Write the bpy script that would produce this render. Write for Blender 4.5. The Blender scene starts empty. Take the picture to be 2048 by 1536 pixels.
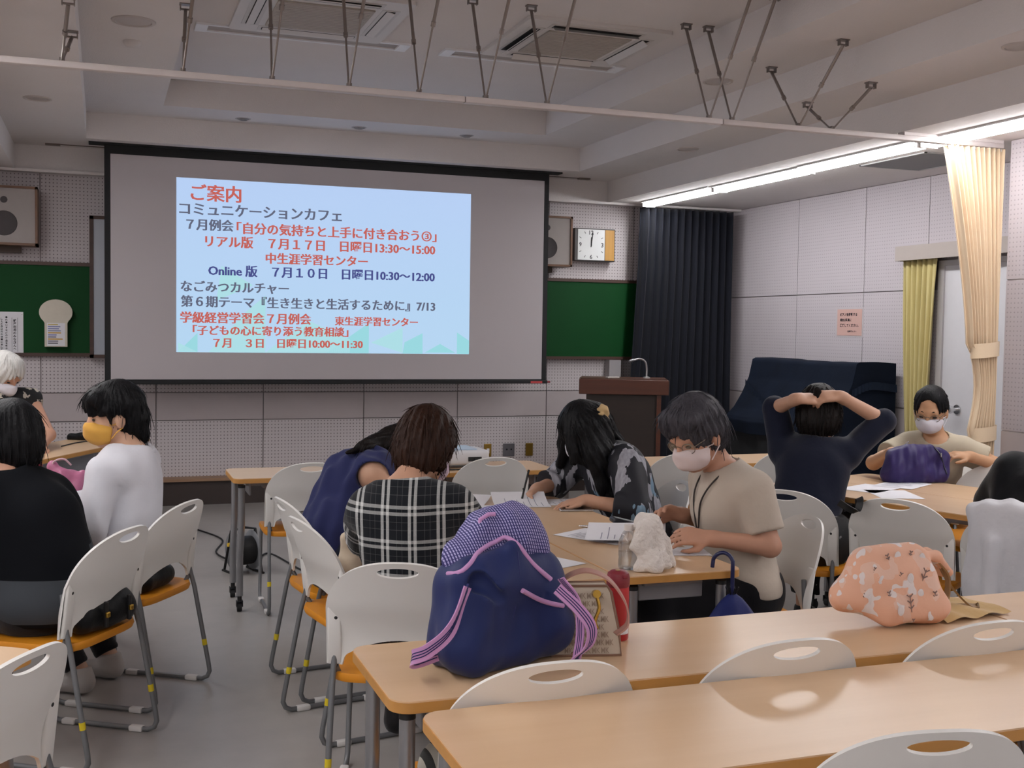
import bpy, bmesh, math, random
import numpy as np
from mathutils import Vector, Matrix, geometry

SC = bpy.context.scene
COL = SC.collection
PI = math.pi
rad = math.radians

# ------------------------------------------------------------------ camera
cam = bpy.data.cameras.new('camera'); camo = bpy.data.objects.new('camera', cam); COL.objects.link(camo)
cam.sensor_width = 36.0; cam.lens = 2263.6/2048*36; cam.clip_end = 60
yaw, pitch, roll = rad(19.8936), rad(-2.7362), rad(0.8597)
fw = Vector((math.sin(yaw)*math.cos(pitch), math.cos(yaw)*math.cos(pitch), math.sin(pitch)))
rt = Vector((math.cos(yaw), -math.sin(yaw), 0)); up = rt.cross(fw)
r2 = rt*math.cos(roll) + up*math.sin(roll); u2 = up*math.cos(roll) - rt*math.sin(roll)
camo.matrix_world = Matrix(((r2.x,u2.x,-fw.x,0),(r2.y,u2.y,-fw.y,0),(r2.z,u2.z,-fw.z,1.5),(0,0,0,1)))
SC.camera = camo

# ------------------------------------------------------------------ world, exposure
w = bpy.data.worlds.new('world'); SC.world = w; w.use_nodes = True
w.node_tree.nodes['Background'].inputs[0].default_value = (0.9, 0.95, 1.0, 1)
w.node_tree.nodes['Background'].inputs[1].default_value = 0.02
SC.view_settings.view_transform = 'Standard'
SC.view_settings.look = 'None'
SC.view_settings.gamma = 1.0
SC.view_settings.use_curve_mapping = False
SC.view_settings.exposure = 0.0
SC.cycles.use_light_tree = False; SC.cycles.max_bounces = 5; SC.cycles.diffuse_bounces = 4; SC.cycles.glossy_bounces = 3; SC.cycles.transmission_bounces = 6; SC.cycles.caustics_reflective = False; SC.cycles.caustics_refractive = False
LAMP = 31.5         # strength of the ceiling LED runs
SLIDE = 0.92        # strength of the projected slide

# ------------------------------------------------------------------ materials
def lin(c):
    if isinstance(c, str):
        c = tuple(int(c[i:i+2], 16) for i in (0, 2, 4))
    if max(c) > 1.0: c = tuple(v/255 for v in c)
    return tuple((v/12.92 if v <= .04045 else ((v+.055)/1.055)**2.4) for v in c[:3]) + (1.0,)

MATS = {}
class NT:
    def __init__(s, m): s.t = m.node_tree; s.n = s.t.nodes; s.b = s.n['Principled BSDF']
    def add(s, typ, **kw):
        n = s.n.new(typ)
        for k, v in kw.items(): setattr(n, k, v)
        return n
    def link(s, a, b): s.t.links.new(a, b)
    def math(s, op, a, b=None, c=None):
        n = s.n.new('ShaderNodeMath'); n.operation = op
        for i, v in enumerate((a, b, c)):
            if v is None: continue
            if isinstance(v, (int, float)): n.inputs[i].default_value = v
            else: s.link(v, n.inputs[i])
        return n.outputs[0]
    def mix(s, f, a, b):
        n = s.n.new('ShaderNodeMix'); n.data_type = 'RGBA'
        for i, v in ((0, f), (6, a), (7, b)):
            if isinstance(v, (int, float)): n.inputs[i].default_value = v
            elif isinstance(v, tuple): n.inputs[i].default_value = v
            else: s.link(v, n.inputs[i])
        return n.outputs[2]
    def coord(s, which='Object'):
        n = s.n.new('ShaderNodeTexCoord'); return n.outputs[which]
    def pos(s):
        return s.n.new('ShaderNodeNewGeometry').outputs['Position']
    def xyz(s, v):
        n = s.n.new('ShaderNodeSeparateXYZ'); s.link(v, n.inputs[0]); return n.outputs
    def noise(s, scale, detail=3, vec=None, rough=.5):
        n = s.n.new('ShaderNodeTexNoise'); n.inputs['Scale'].default_value = scale; n.inputs['Detail'].default_value = detail
        n.inputs['Roughness'].default_value = rough
        s.link(vec if vec is not None else s.coord(), n.inputs['Vector']); return n.outputs['Fac']
    def mapping(s, vec, scale=(1,1,1), rot=(0,0,0), loc=(0,0,0)):
        n = s.n.new('ShaderNodeMapping'); n.inputs['Scale'].default_value = scale; n.inputs['Rotation'].default_value = rot; n.inputs['Location'].default_value = loc
        s.link(vec, n.inputs['Vector']); return n.outputs[0]
    def ramp(s, f, stops):
        n = s.n.new('ShaderNodeValToRGB'); e = n.color_ramp.elements
        while len(e) < len(stops): e.new(.5)
        for i, (p, c) in enumerate(stops): e[i].position = p; e[i].color = c
        s.link(f, n.inputs[0]); return n.outputs[0]
    def bump(s, h, strength=.2, dist=.01):
        n = s.n.new('ShaderNodeBump'); n.inputs['Strength'].default_value = strength; n.inputs['Distance'].default_value = dist
        s.link(h, n.inputs['Height']); s.link(n.outputs[0], s.b.inputs['Normal'])
    def attr(s, name):
        n = s.n.new('ShaderNodeAttribute'); n.attribute_name = name; return n.outputs['Vector']
    def base(s, c): s.link(c, s.b.inputs['Base Color'])

def mat(name, color, rough=.5, metal=0.0, spec=.5, var=.06, scale=18, bump=0.0, bscale=60, sheen=0, alpha=1, trans=0):
    if name in MATS: return MATS[name]
    m = bpy.data.materials.new(name); m.use_nodes = True; t = NT(m); b = t.b
    c = lin(color)
    b.inputs['Roughness'].default_value = rough; b.inputs['Metallic'].default_value = metal
    b.inputs['Specular IOR Level'].default_value = spec
    if sheen: b.inputs['Sheen Weight'].default_value = sheen
    if trans: b.inputs['Transmission Weight'].default_value = trans
    if alpha < 1: b.inputs['Alpha'].default_value = alpha
    f = t.noise(scale, 4)
    lo = tuple(v*(1-var) for v in c[:3]) + (1,); hi = tuple(min(1, v*(1+var)) for v in c[:3]) + (1,)
    t.base(t.mix(f, lo, hi))
    if bump: t.bump(t.noise(bscale, 4), bump, .01)
    MATS[name] = m; return m

def emat(name, color, strength):
    if name in MATS: return MATS[name]
    m = bpy.data.materials.new(name); m.use_nodes = True; b = m.node_tree.nodes['Principled BSDF']
    b.inputs['Base Color'].default_value = (0,0,0,1); b.inputs['Specular IOR Level'].default_value = 0.1
    b.inputs['Emission Color'].default_value = lin(color); b.inputs['Emission Strength'].default_value = strength
    if strength < 2: m.cycles.emission_sampling = 'NONE'
    MATS[name] = m; return m

def perforated(name, color, axis, pitch_=.0285, rr=.0052, dark='6f676a'):
    m = bpy.data.materials.new(name); m.use_nodes = True; t = NT(m)
    p = t.xyz(t.pos()); a, b = p[axis], p[2]
    def cell(v): return t.math('SUBTRACT', t.math('FRACT', t.math('DIVIDE', t.math('ADD', v, 40.0), pitch_)), .5)
    ca, cb = cell(a), cell(b)
    d = t.math('SQRT', t.math('ADD', t.math('MULTIPLY', ca, ca), t.math('MULTIPLY', cb, cb)))
    hole = t.math('LESS_THAN', d, rr/pitch_)
    n = t.noise(2.5, 3, t.pos())
    c = lin(color); lo = tuple(v*.95 for v in c[:3])+(1,)
    t.base(t.mix(hole, t.mix(n, lo, c), lin(dark)))
    t.b.inputs['Roughness'].default_value = .75; t.b.inputs['Specular IOR Level'].default_value = .25
    t.bump(t.math('SUBTRACT', 1.0, hole), .5, .004)
    MATS[name] = m; return m

def wood(name, c0, c1, rough=.35, axis=0, scale=3.0, spec=.5):
    m = bpy.data.materials.new(name); m.use_nodes = True; t = NT(m)
    s = [26.0, 26.0, 26.0]; s[axis] = 1.6
    v = t.mapping(t.coord(), tuple(x*scale/3 for x in s))
    f = t.noise(1.0, 6, v, .6); f2 = t.noise(2.2, 2)
    g = t.math('ADD', t.math('MULTIPLY', f, .75), t.math('MULTIPLY', f2, .25))
    t.base(t.ramp(g, [(.3, lin(c0)), (.7, lin(c1))]))
    t.b.inputs['Roughness'].default_value = rough; t.b.inputs['Specular IOR Level'].default_value = spec
    MATS[name] = m; return m

# ------------------------------------------------------------------ mesh helpers
class MB:
    def __init__(s): s.v = []; s.f = []
    def add(s, vs, fs):
        o = len(s.v); s.v += [tuple(v) for v in vs]; s.f += [tuple(i+o for i in f) for f in fs]; return s
    def box(s, c, d, rz=0.0, M=None):
        hx, hy, hz = d[0]/2, d[1]/2, d[2]/2
        vs = [Vector((x, y, z)) for z in (-hz, hz) for y in (-hy, hy) for x in (-hx, hx)]
        R = M if M is not None else Matrix.Rotation(rz, 3, 'Z')
        vs = [R @ v + Vector(c) for v in vs]
        return s.add(vs, [(0,2,3,1),(4,5,7,6),(0,1,5,4),(2,6,7,3),(0,4,6,2),(1,3,7,5)])
    def bb(s, a, b): return s.box([(a[i]+b[i])/2 for i in range(3)], [abs(b[i]-a[i]) for i in range(3)])
    def rbox(s, c, d, r=.01, seg=2, rz=0.0, M=None):
        bm = bmesh.new(); bmesh.ops.create_cube(bm, size=1.0)
        for v in bm.verts: v.co = Vector((v.co.x*d[0], v.co.y*d[1], v.co.z*d[2]))
        bmesh.ops.bevel(bm, geom=list(bm.edges), offset=min(r, min(d)*.49), segments=seg, profile=.5, affect='EDGES')
        R = M if M is not None else Matrix.Rotation(rz, 3, 'Z')
        bm.verts.ensure_lookup_table(); bm.verts.index_update()
        s.add([R @ v.co + Vector(c) for v in bm.verts], [[v.index for v in f.verts] for f in bm.faces]); bm.free(); return s
    def cyl(s, a, b, r, r1=None, n=16, caps=True):
        a, b = Vector(a), Vector(b); r1 = r if r1 is None else r1
        z = (b-a).normalized(); x = z.orthogonal().normalized(); y = z.cross(x)
        vs = []
        for p, q in ((a, r), (b, r1)):
            for i in range(n):
                t = 2*PI*i/n; vs.append(p + (x*math.cos(t)+y*math.sin(t))*q)
        fs = [(i, (i+1) % n, n+(i+1) % n, n+i) for i in range(n)]
        if caps: fs += [tuple(range(n))[::-1], tuple(range(n, 2*n))]
        return s.add(vs, fs)
    def tube(s, pts, r, n=10, closed=False, caps=True):
        P = [Vector(p) for p in pts]; m = len(P); vs = []; fs = []
        T = []
        for i in range(m):
            if closed: t = P[(i+1) % m]-P[i-1]
            else: t = P[min(i+1, m-1)]-P[max(i-1, 0)]
            T.append(t.normalized())
        x = T[0].orthogonal().normalized()
        for i in range(m):
            x = (x - T[i]*x.dot(T[i])).normalized(); y = T[i].cross(x)
            q = r[i] if isinstance(r, (list, tuple)) else r
            for k in range(n):
                a = 2*PI*k/n; vs.append(P[i] + (x*math.cos(a)+y*math.sin(a))*q)
        for i in range(m if closed else m-1):
            j = (i+1) % m
            for k in range(n):
                l = (k+1) % n; fs.append((i*n+k, i*n+l, j*n+l, j*n+k))
        if caps and not closed: fs += [tuple(range(n))[::-1], tuple(range((m-1)*n, m*n))]
        return s.add(vs, fs)
    def lathe(s, prof, c=(0,0,0), n=24, M=None):
        vs = []; fs = []; m = len(prof)
        for r, z in prof:
            for k in range(n):
                a = 2*PI*k/n; v = Vector((r*math.cos(a), r*math.sin(a), z))
                if M is not None: v = M @ v
                vs.append(v+Vector(c))
        for i in range(m-1):
            for k in range(n):
                l = (k+1) % n; fs.append((i*n+k, i*n+l, (i+1)*n+l, (i+1)*n+k))
        fs += [tuple(range(n))[::-1], tuple(range((m-1)*n, m*n))]
        return s.add(vs, fs)
    def prism(s, outline, z0, z1, f=None):
        n = len(outline); f = f or (lambda x, y, z: (x, y, z))
        vs = [f(x, y, z0) for x, y in outline] + [f(x, y, z1) for x, y in outline]
        fs = [tuple(range(n))[::-1], tuple(range(n, 2*n))] + [(i, (i+1) % n, n+(i+1) % n, n+i) for i in range(n)]
        return s.add(vs, fs)
    def grid(s, fn, nu, nv, closed_u=False):
        vs = [fn(i/(nu if closed_u else nu-1), j/(nv-1)) for j in range(nv) for i in range(nu)]; fs = []
        for j in range(nv-1):
            for i in range(nu if closed_u else nu-1):
                k = (i+1) % nu; fs.append((j*nu+i, j*nu+k, (j+1)*nu+k, (j+1)*nu+i))
        return s.add(vs, fs)
    def mesh(s, name, smooth=None):
        me = bpy.data.meshes.new(name); me.from_pydata([tuple(v) for v in s.v], [], s.f); me.update()
        bm = bmesh.new(); bm.from_mesh(me); bmesh.ops.recalc_face_normals(bm, faces=bm.faces); bm.to_mesh(me); bm.free()
        if smooth is not None: shade(me, smooth)
        return me
    def build(s, name, m, parent=None, smooth=None, loc=None, rz=0):
        o = obj(name, s.mesh(name, smooth), m, parent)
        if loc is not None: o.location = loc
        if rz: o.rotation_euler = (0, 0, rz)
        return o

def shade(me, ang=40):
    me.polygons.foreach_set('use_smooth', [True]*len(me.polygons))
    if ang < 180:
        bm = bmesh.new(); bm.from_mesh(me); a = rad(ang)
        for e in bm.edges:
            if len(e.link_faces) == 2: e.smooth = e.calc_face_angle(0) < a
            else: e.smooth = False
        bm.to_mesh(me); bm.free()

def obj(name, me, m=None, parent=None):
    o = bpy.data.objects.new(name, me); COL.objects.link(o)
    if m is not None and me is not None and not me.materials: me.materials.append(MATS[m] if isinstance(m, str) else m)
    if parent is not None: o.parent = parent
    return o
def tag(o, label=None, cat=None, group=None, kind=None):
    if label: o['label'] = label
    if cat: o['category'] = cat
    if group: o['group'] = group
    if kind: o['kind'] = kind
    return o
def thing(name, label, cat, loc=(0,0,0), rz=0, group=None):
    o = bpy.data.objects.new(name, None); COL.objects.link(o); o.empty_display_size = .1
    o.location = loc; o.rotation_euler = (0, 0, rz)
    return tag(o, label, cat, group)
def dup(root, loc, rz, label=None, group=None):
    def cp(o, par):
        c = o.copy(); COL.objects.link(c); c.parent = par
        for ch in list(o.children): cp(ch, c)
        return c
    r = cp(root, None); r.location = loc; r.rotation_euler = (0, 0, rz)
    if label: r['label'] = label
    if group: r['group'] = group
    return r
def bake(o, name=None):
    dg = bpy.context.evaluated_depsgraph_get(); me = bpy.data.meshes.new_from_object(o.evaluated_get(dg)); return me
def roundrect(w, h, r, seg=5, cx=0, cy=0):
    pts = []
    for sx, sy, a0 in ((1,1,0), (-1,1,90), (-1,-1,180), (1,-1,270)):
        for k in range(seg+1):
            a = rad(a0+90*k/seg); pts.append((cx+sx*(w/2-r)+r*math.cos(a), cy+sy*(h/2-r)+r*math.sin(a)))
    return pts
def arc(c, r, a0, a1, n, plane='xz'):
    out = []
    for k in range(n+1):
        a = rad(a0+(a1-a0)*k/n); u, v = r*math.cos(a), r*math.sin(a)
        out.append({'xz': (c[0]+u, c[1], c[2]+v), 'xy': (c[0]+u, c[1]+v, c[2]), 'yz': (c[0], c[1]+u, c[2]+v)}[plane])
    return out
def bez(pts, n=8):
    """smooth path through points (Catmull-Rom)"""
    P = [Vector(p) for p in pts]; P = [P[0]*2-P[1]] + P + [P[-1]*2-P[-2]]; out = []
    for i in range(1, len(P)-2):
        for k in range(n):
            t = k/n; a, b, c, d = P[i-1], P[i], P[i+1], P[i+2]
            out.append(.5*((2*b)+(c-a)*t+(2*a-5*b+4*c-d)*t*t+(3*b-a-3*c+d)*t**3))
    out.append(P[-2]); return out
def ribbon(mb, pts, width_dir, w, th=.003):
    """flat strap of width w along pts; width_dir a vector or list"""
    P = [Vector(p) for p in pts]; n = len(P); vs = []; fs = []
    for i in range(n):
        t = (P[min(i+1, n-1)]-P[max(i-1, 0)]).normalized()
        d = Vector(width_dir[i] if isinstance(width_dir, list) else width_dir); d = (d-t*d.dot(t)).normalized(); k = t.cross(d)*th/2
        for a, b in ((-1,-1), (1,-1), (1,1), (-1,1)): vs.append(P[i]+d*(a*w/2)+k*b)
    for i in range(n-1):
        for k in range(4):
            l = (k+1) % 4; fs.append((i*4+k, i*4+l, (i+1)*4+l, (i+1)*4+k))
    fs += [(3,2,1,0), tuple((n-1)*4+k for k in range(4))]
    mb.add(vs, fs); return mb
def text_mesh(body, x0, x1, zc, y, bold=.012, height=None, align_left=False):
    """flat lettering facing -Y, fitted between x0 and x1, centred on zc"""
    cu = bpy.data.curves.new('lettering', 'FONT'); cu.body = body; cu.offset = bold; cu.resolution_u = 2
    o = bpy.data.objects.new('lettering', cu); COL.objects.link(o); bpy.context.view_layer.update()
    me = bake(o); bpy.data.objects.remove(o)
    co = np.empty(len(me.vertices)*3); me.vertices.foreach_get('co', co); co = co.reshape(-1, 3)
    lo, hi = co.min(0), co.max(0); s = (x1-x0)/(hi[0]-lo[0]); sz = s if height is None else height/(hi[1]-lo[1])
    X = (co[:,0]-lo[0])*s+x0; Z = (co[:,1]-(lo[1]+hi[1])/2)*sz+zc
    n = np.stack([X, np.full_like(X, y), Z], 1); me.vertices.foreach_set('co', n.ravel()); me.update(); me.materials.clear()
    return me
# ================================================================== the room
XL, XR, XN, YF, YB = -2.07, 5.865, 5.235, 9.85, -4.2
YJ = 5.55
perforated('perf_front', 'cfc8ca', 0, rr=.0048, dark='827a7c'); perforated('perf_right', 'bfb8bd', 1, rr=.0046, dark='a09a9e')
mat('wall_band', 'b9b0b1', .7, var=.03); mat('ceiling_board', 'dcd7d6', .85, var=.04, scale=3, bump=.25, bscale=90)
mat('plaster', 'd6d0d0', .8, var=.03); mat('groove', '8b8485', .9)
# --- floor: speckled sheet flooring with a dull polish
m = bpy.data.materials.new('floor_vinyl'); m.use_nodes = True; t = NT(m)
v = t.pos(); a = t.noise(1.3, 3, v, .5); b = t.noise(9, 5, v, .6); c = t.noise(130, 2, v)
g = t.math('ADD', t.math('MULTIPLY', a, .7), t.math('MULTIPLY', b, .3))
t.base(t.ramp(g, [(.3, lin('928e8b')), (.7, lin('a8a4a0'))]))
t.b.inputs['Roughness'].default_value = .34; t.b.inputs['Specular IOR Level'].default_value = .45
MATS['floor_vinyl'] = m
mb = MB(); mb.bb((XL-.1, YB-.1, -.1), (XR+.1, YF+.1, 0)); tag(mb.build('floor', 'floor_vinyl'), kind='structure')

# --- ceiling: three stepped coffers
R = [((XL, YB), (XR, YF)), ((-.65, -3.3), (4.45, 9.75)), ((-.115, -2.77), (3.94, 9.23)), ((.42, -2.24), (3.42, 8.73))]
Z = [2.705, 2.90, 3.10, 3.295]
vs = []; fs = []
def ring(r, z):
    (x0, y0), (x1, y1) = r; o = len(vs); vs.extend([(x0,y0,z),(x1,y0,z),(x1,y1,z),(x0,y1,z)]); return o
prev = ring(R[0], Z[0])
for k in range(1, 4):
    q = ring(R[k], Z[k-1]); fs += [(prev+i, prev+(i+1) % 4, q+(i+1) % 4, q+i) for i in range(4)]
    p2 = ring(R[k], Z[k]); fs += [(q+i, q+(i+1) % 4, p2+(i+1) % 4, p2+i) for i in range(4)]
    prev = p2
fs.append((prev, prev+1, prev+2, prev+3))
mb = MB(); mb.add(vs, fs)
tp = len(mb.v); mb.add([(XL,YB,3.5),(XR,YB,3.5),(XR,YF,3.5),(XL,YF,3.5)], [(0,1,2,3)])
mb.f += [(i, (i+1) % 4, tp+(i+1) % 4, tp+i) for i in range(4)]
ceil = mb.build('ceiling', 'ceiling_board'); tag(ceil, kind='structure')
mb = MB(); mb.bb((XL, 9.70, 2.685), (XR, 9.78, 2.706)); mb.build('edge_trim', mat('white_trim', 'd9d4d3', .5, var=.02), ceil)

# --- walls
def panel(parent, axis, at, a0, a1, z0, z1, m, sign):
    """one wall board; axis 0 = facing -Y at y=at, axis 1 = facing -X at x=at"""
    g = .004; b = MB(); th = .012
    a0 += g; a1 -= g; z0 += g; z1 -= g
    if axis == 0: b.bb((a0, at-th, z0), (a1, at, z1))
    else: b.bb((at-th, a0, z0), (at, a1, z1))
    return b.build('panel', m, parent)
mb = MB(); mb.bb((XL-.1, YF+.012, 0), (XR+.1, YF+.12, 3.5)); wf = mb.build('wall_front', 'groove'); tag(wf, kind='structure')
xs = [XL, -1.34, -.47, .415, 1.295, 2.172, 3.038, 3.908, 4.78, XR]
for i in range(len(xs)-1):
    for z0, z1, m in ((.0, .70, 'perf_front'), (.70, .935, 'wall_band'), (.935, 1.85, 'perf_front'), (1.85, 2.705, 'perf_front')):
        panel(wf, 0, YF+.012, xs[i], xs[i+1], z0, z1, m, 1)
mb = MB(); mb.bb((XR+.012, YJ, 0), (XR+.12, YF+.1, 3.5)); wr = mb.build('wall_right', 'groove'); tag(wr, kind='structure')
ys = [YJ, 6.06, 7.01, 7.77, 8.72, YF]
for i in range(len(ys)-1):
    for z0, z1, m in ((.0, .70, 'perf_right'), (.70, .935, 'wall_band'), (.935, 1.85, 'perf_right'), (1.85, 2.705, 'perf_right')):
        if i in (0, 1) and z0 < 1.8:           # the doorway
            if i == 0: continue
            panel(wr, 1, XR+.012, 6.86, ys[2], z0, min(z1, 1.85), m, 1); continue
        if i in (0, 1): z0 = 2.06
        panel(wr, 1, XR+.012, ys[i], ys[i+1], z0, z1, m, 1)
mb = MB(); mb.bb((XN+.012, YB, 0), (XR+.12, YJ, 3.5)); wn = mb.build('wall_right_near', 'plaster'); tag(wn, kind='structure')
ys = [-.2, .72, 1.64, 2.56, 3.48, 4.4, YJ]
for i in range(len(ys)-1):
    for z0, z1, m in ((.0, .70, 'perf_right'), (.70, .925, 'wall_band'), (.925, 1.853, 'perf_right'), (1.853, 2.705, 'perf_right')):
        panel(wn, 1, XN+.012, ys[i], ys[i+1], z0, z1, m, 1)
mb = MB(); mb.bb((XL-.12, YB, 0), (XL, YF+.1, 3.5)); tag(mb.build('wall_left', 'plaster'), kind='structure')
mb = MB(); mb.bb((XL-.12, YB-.12, 0), (XR+.12, YB, 3.5)); tag(mb.build('wall_back', 'plaster'), kind='structure')
# --- low plinth along the front wall
wood('plinth_wood', '8a6a52', 'a58468', .5)
mat('plinth_dark', '3a302d', .6)
mb = MB(); mb.bb((XL, 9.73, 0), (4.6, YF, .20)); bs = mb.build('baseboard_front', 'plinth_dark'); tag(bs, kind='structure')
mb = MB(); mb.bb((XL, 9.70, .20), (4.6, YF, .225)); mb.build('ledge', 'plinth_wood', bs)
mb = MB(); mb.bb((XR-.012, 6.9, 0), (XR, YF, .07)); tag(mb.build('baseboard_right', 'plinth_dark'), kind='structure')

# --- door in the side wall
mat('door_paint', 'cfced2', .45, var=.03); mat('door_frame_paint', 'b8b5b6', .45, var=.03); mat('chrome', 'd8d8da', .25, 1.0, var=.02)
mb = MB(); mb.bb((XR-.015, 5.93, .01), (XR+.0115, 6.80, 2.02)); dr = mb.build('door_1', 'door_paint'); tag(dr, kind='structure')
mb = MB(); mb.bb((XR-.03, 6.80, 0), (XR+.0115, 6.86, 2.06)); mb.bb((XR-.03, 5.93, 2.02), (XR+.0115, 6.80, 2.06)); mb.bb((XR-.03, 5.86, 0), (XR+.0115, 5.93, 2.06)); mb.build('door_frame', 'door_frame_paint', dr)
mb = MB(); mb.cyl((XR-.014, 6.63, .97), (XR-.024, 6.63, .97), .035, n=20); mb.cyl((XR-.02, 6.63, .97), (XR-.065, 6.63, .97), .013)
mb.lathe([(.012,0),(.026,.006),(.030,.022),(.024,.036),(.0,.040)], (XR-.06, 6.63, .97), 20, Matrix.Rotation(-PI/2, 3, 'Y')); mb.build('door_handle', 'chrome', dr, 40)

# ================================================================== ceiling fittings
lampm = emat('led_diffuser', 'faf9fa', LAMP); mat('lamp_body', 'e4e2e2', .4, var=.02)
def led(x, y0, y1, label):
    t = thing('ceiling_lamp', label, 'lamp', (x, (y0+y1)/2, 2.705), 0, 'LED strip lamps on the ceiling edge')
    L = y1-y0
    MB().bb((-.085, -L/2, -.012), (.085, L/2, 0)).build('base_plate', 'lamp_body', t)
    b = MB(); prof = [(-.062, -.012), (-.056, -.036), (-.03, -.046), (.03, -.046), (.056, -.036), (.062, -.012)]
    b.prism(prof, -L/2+.006, L/2-.006, lambda x, z, y: (x, y, z)); b.build('diffuser', 'led_diffuser', t, 60)
    MB().bb((-.064, -L/2, -.047), (.064, -L/2+.006, -.01)).build('end_cap', 'lamp_body', t)
    MB().bb((-.064, L/2-.006, -.047), (.064, L/2, -.01)).build('end_cap', 'lamp_body', t)
names_r = ['LED strip lamp starting beside the black curtain', 'second LED strip lamp out from the black curtain', 'LED strip lamp reaching toward the cream partition curtain', 'LED strip lamp beginning above the cream partition curtain']
y = 9.52
for k in range(11):
    led(4.78 + (.012 if k % 2 else -.012), y-1.235, y, names_r[k] if k < 4 else 'LED strip lamp of the run past the partition rail')
    y -= 1.255
y = 8.27
for k in range(10):
    led(-.98, y-1.235, y, 'LED strip lamp of the run along the plain side wall'); y -= 1.255

def downlight(x, y, z, r, label, depth=.0):
    t = thing('downlight', label, 'downlight', (x, y, z), 0, 'round downlights in the stepped ceiling')
    MB().lathe([(r*.80, 0), (r*.84, -.008), (r, -.006), (r*1.02, 0)], n=32).build('trim_ring', mat('downlight_ring', 'bdb5b1', .5, var=.03), t, 40)
    MB().lathe([(.0, -.003), (r*.8, -.003), (r*.8, .0)], n=32).build('lens', mat('downlight_lens', 'b4aca8', .3, var=.03), t, 40)
downlight(.156, 6.39, 3.10, .112, 'large round downlight above the middle of the hanging rail struts')
downlight(3.686, 6.42, 3.10, .095, 'round downlight crossed by two rail struts')
downlight(-.38, 7.73, 2.90, .085, 'round downlight beside the low coffer edge over the speaker')
downlight(4.20, 7.75, 2.90, .085, 'round downlight on the low step beside the LED lamps')
downlight(4.15, 4.36, 2.90, .085, 'round downlight on the low step past the partition rail')
for k, x in enumerate((1.025, 1.933, 2.835)):
    t = thing('spot_downlight', ['small recessed spotlight over the first third of the screen', 'small recessed spotlight above the centre of the screen', 'small recessed spotlight above the far third of the screen'][k], 'spotlight', (x, 9.03, 3.10), 0, 'recessed spotlights above the screen')
    MB().lathe([(.045, 0), (.05, -.004), (.058, -.003), (.06, 0)], n=24).build('trim_ring', mat('spot_ring', 'b8b4b4', .35, .6), t, 40)
    MB().lathe([(.0, -.006), (.03, -.012), (.044, -.002), (.045, .0)], n=24).build('lamp_lens', mat('spot_lens', '8e8a8a', .25), t, 40)
for x, y, z, lb in ((1.94, 8.48, 3.295, 'small ceiling sensor disc just above the hanging rail'), (.16, 6.85, 3.10, 'small pale sensor disc near the large downlight')):
    t = thing('ceiling_sensor', lb, 'sensor', (x, y, z))
    MB().lathe([(.05, 0), (.05, -.012), (.03, -.03), (.0, -.032)], n=20).build('sensor_body', mat('sensor_white', 'cfc9c7', .5), t, 50)

def cassette(x, y, label, louvre):
    t = thing('air_conditioner', label, 'air conditioner', (x, y, 3.295), 0, 'ceiling air conditioner cassettes')
    W = .46
    white = mat('ac_white', 'd3cfcd', .5, var=.03); mat('ac_grille', 'a8a097', .6, var=.04); mat('ac_dark', '1c1a19', .8)
    b = MB(); o = roundrect(2*W, 2*W, .03); b.prism(o, -.022, 0); b.build('panel', white, t)
    b = MB(); b.rbox((0, 0, -.026), (.54, .54, .010), .004); g = b.build('intake_grille', 'ac_grille', t)
    for k in range(17): MB().bb((-.255, -.256+k*.031, -.0325), (.255, -.246+k*.031, -.031)).build('grille_slat', mat('ac_slat', 'b3aba2', .6), g)
    for sx, sy in ((1,0), (-1,0), (0,1), (0,-1)):
        b = MB(); d = (.055, .56, .004) if sx else (.56, .055, .004); c = (sx*.355, sy*.355, -.0235)
        b.box(c, d); ve = b.build('air_slot', 'ac_dark', t)
        tilt = Matrix.Rotation(rad(38 if louvre else 12)*(sx if sx else -sy), 3, 'Y' if sx else 'X')
        b = MB(); b.box((c[0], c[1], -.036 if louvre else -.028), (.05, .55, .004) if sx else (.55, .05, .004), M=tilt); b.build('louvre', white, ve)
        b = MB(); b.bb((c[0]-(.05 if sx else .30), c[1]-(.30 if sx else .05), -.0245), (c[0]+(.05 if sx else .30), c[1]+(.30 if sx else .05), -.022)); b.build('slot_frame', mat('ac_frame', 'c6c2c0', .5), t)
cassette(1.17, 6.58, 'ceiling air conditioner cassette behind the longer slot vent', False)
cassette(2.755, 6.58, 'ceiling air conditioner cassette with dark open slots', True)
def slot(x0, x1, y, label):
    t = thing('slot_vent', label, 'vent', ((x0+x1)/2, y, 3.295), 0, 'long ceiling slot vents'); L = (x1-x0)/2
    MB().bb((-L, -.07, -.003), (L, .07, 0)).build('slot_face', mat('slot_face', 'a59d98', .6), t)
    for s in (-1, 1):
        MB().bb((-L, s*.075-.012, -.012), (L, s*.075+.012, 0)).build('frame_bar', mat('slot_frame', 'ecEEf2', .45), t)
        MB().bb((s*L-.035, -.086, -.014), (s*L+.035, .086, 0)).build('end_block', 'slot_frame', t)
slot(.56, 1.80, 7.12, 'long white slot vent in front of the closed cassette')
slot(2.10, 3.30, 7.13, 'long white slot vent in front of the dark slotted cassette')
t = thing('ceiling_hatch', 'flat grey access hatch in the low ceiling above the door', 'hatch', (5.32, 6.45, 2.705))
MB().bb((-.245, -.33, -.006), (.245, .33, 0)).build('hatch_panel', mat('hatch_grey', '77777a', .6), t)
for a, b_ in (((-.26,-.345,-.008), (.26,-.33,0)), ((-.26,.33,-.008), (.26,.345,0)), ((-.26,-.345,-.008), (-.245,.345,0)), ((.245,-.345,-.008), (.26,.345,0))):
    MB().bb(a, b_).build('hatch_frame', mat('hatch_frame', '9b9a9b', .5), t)

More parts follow.
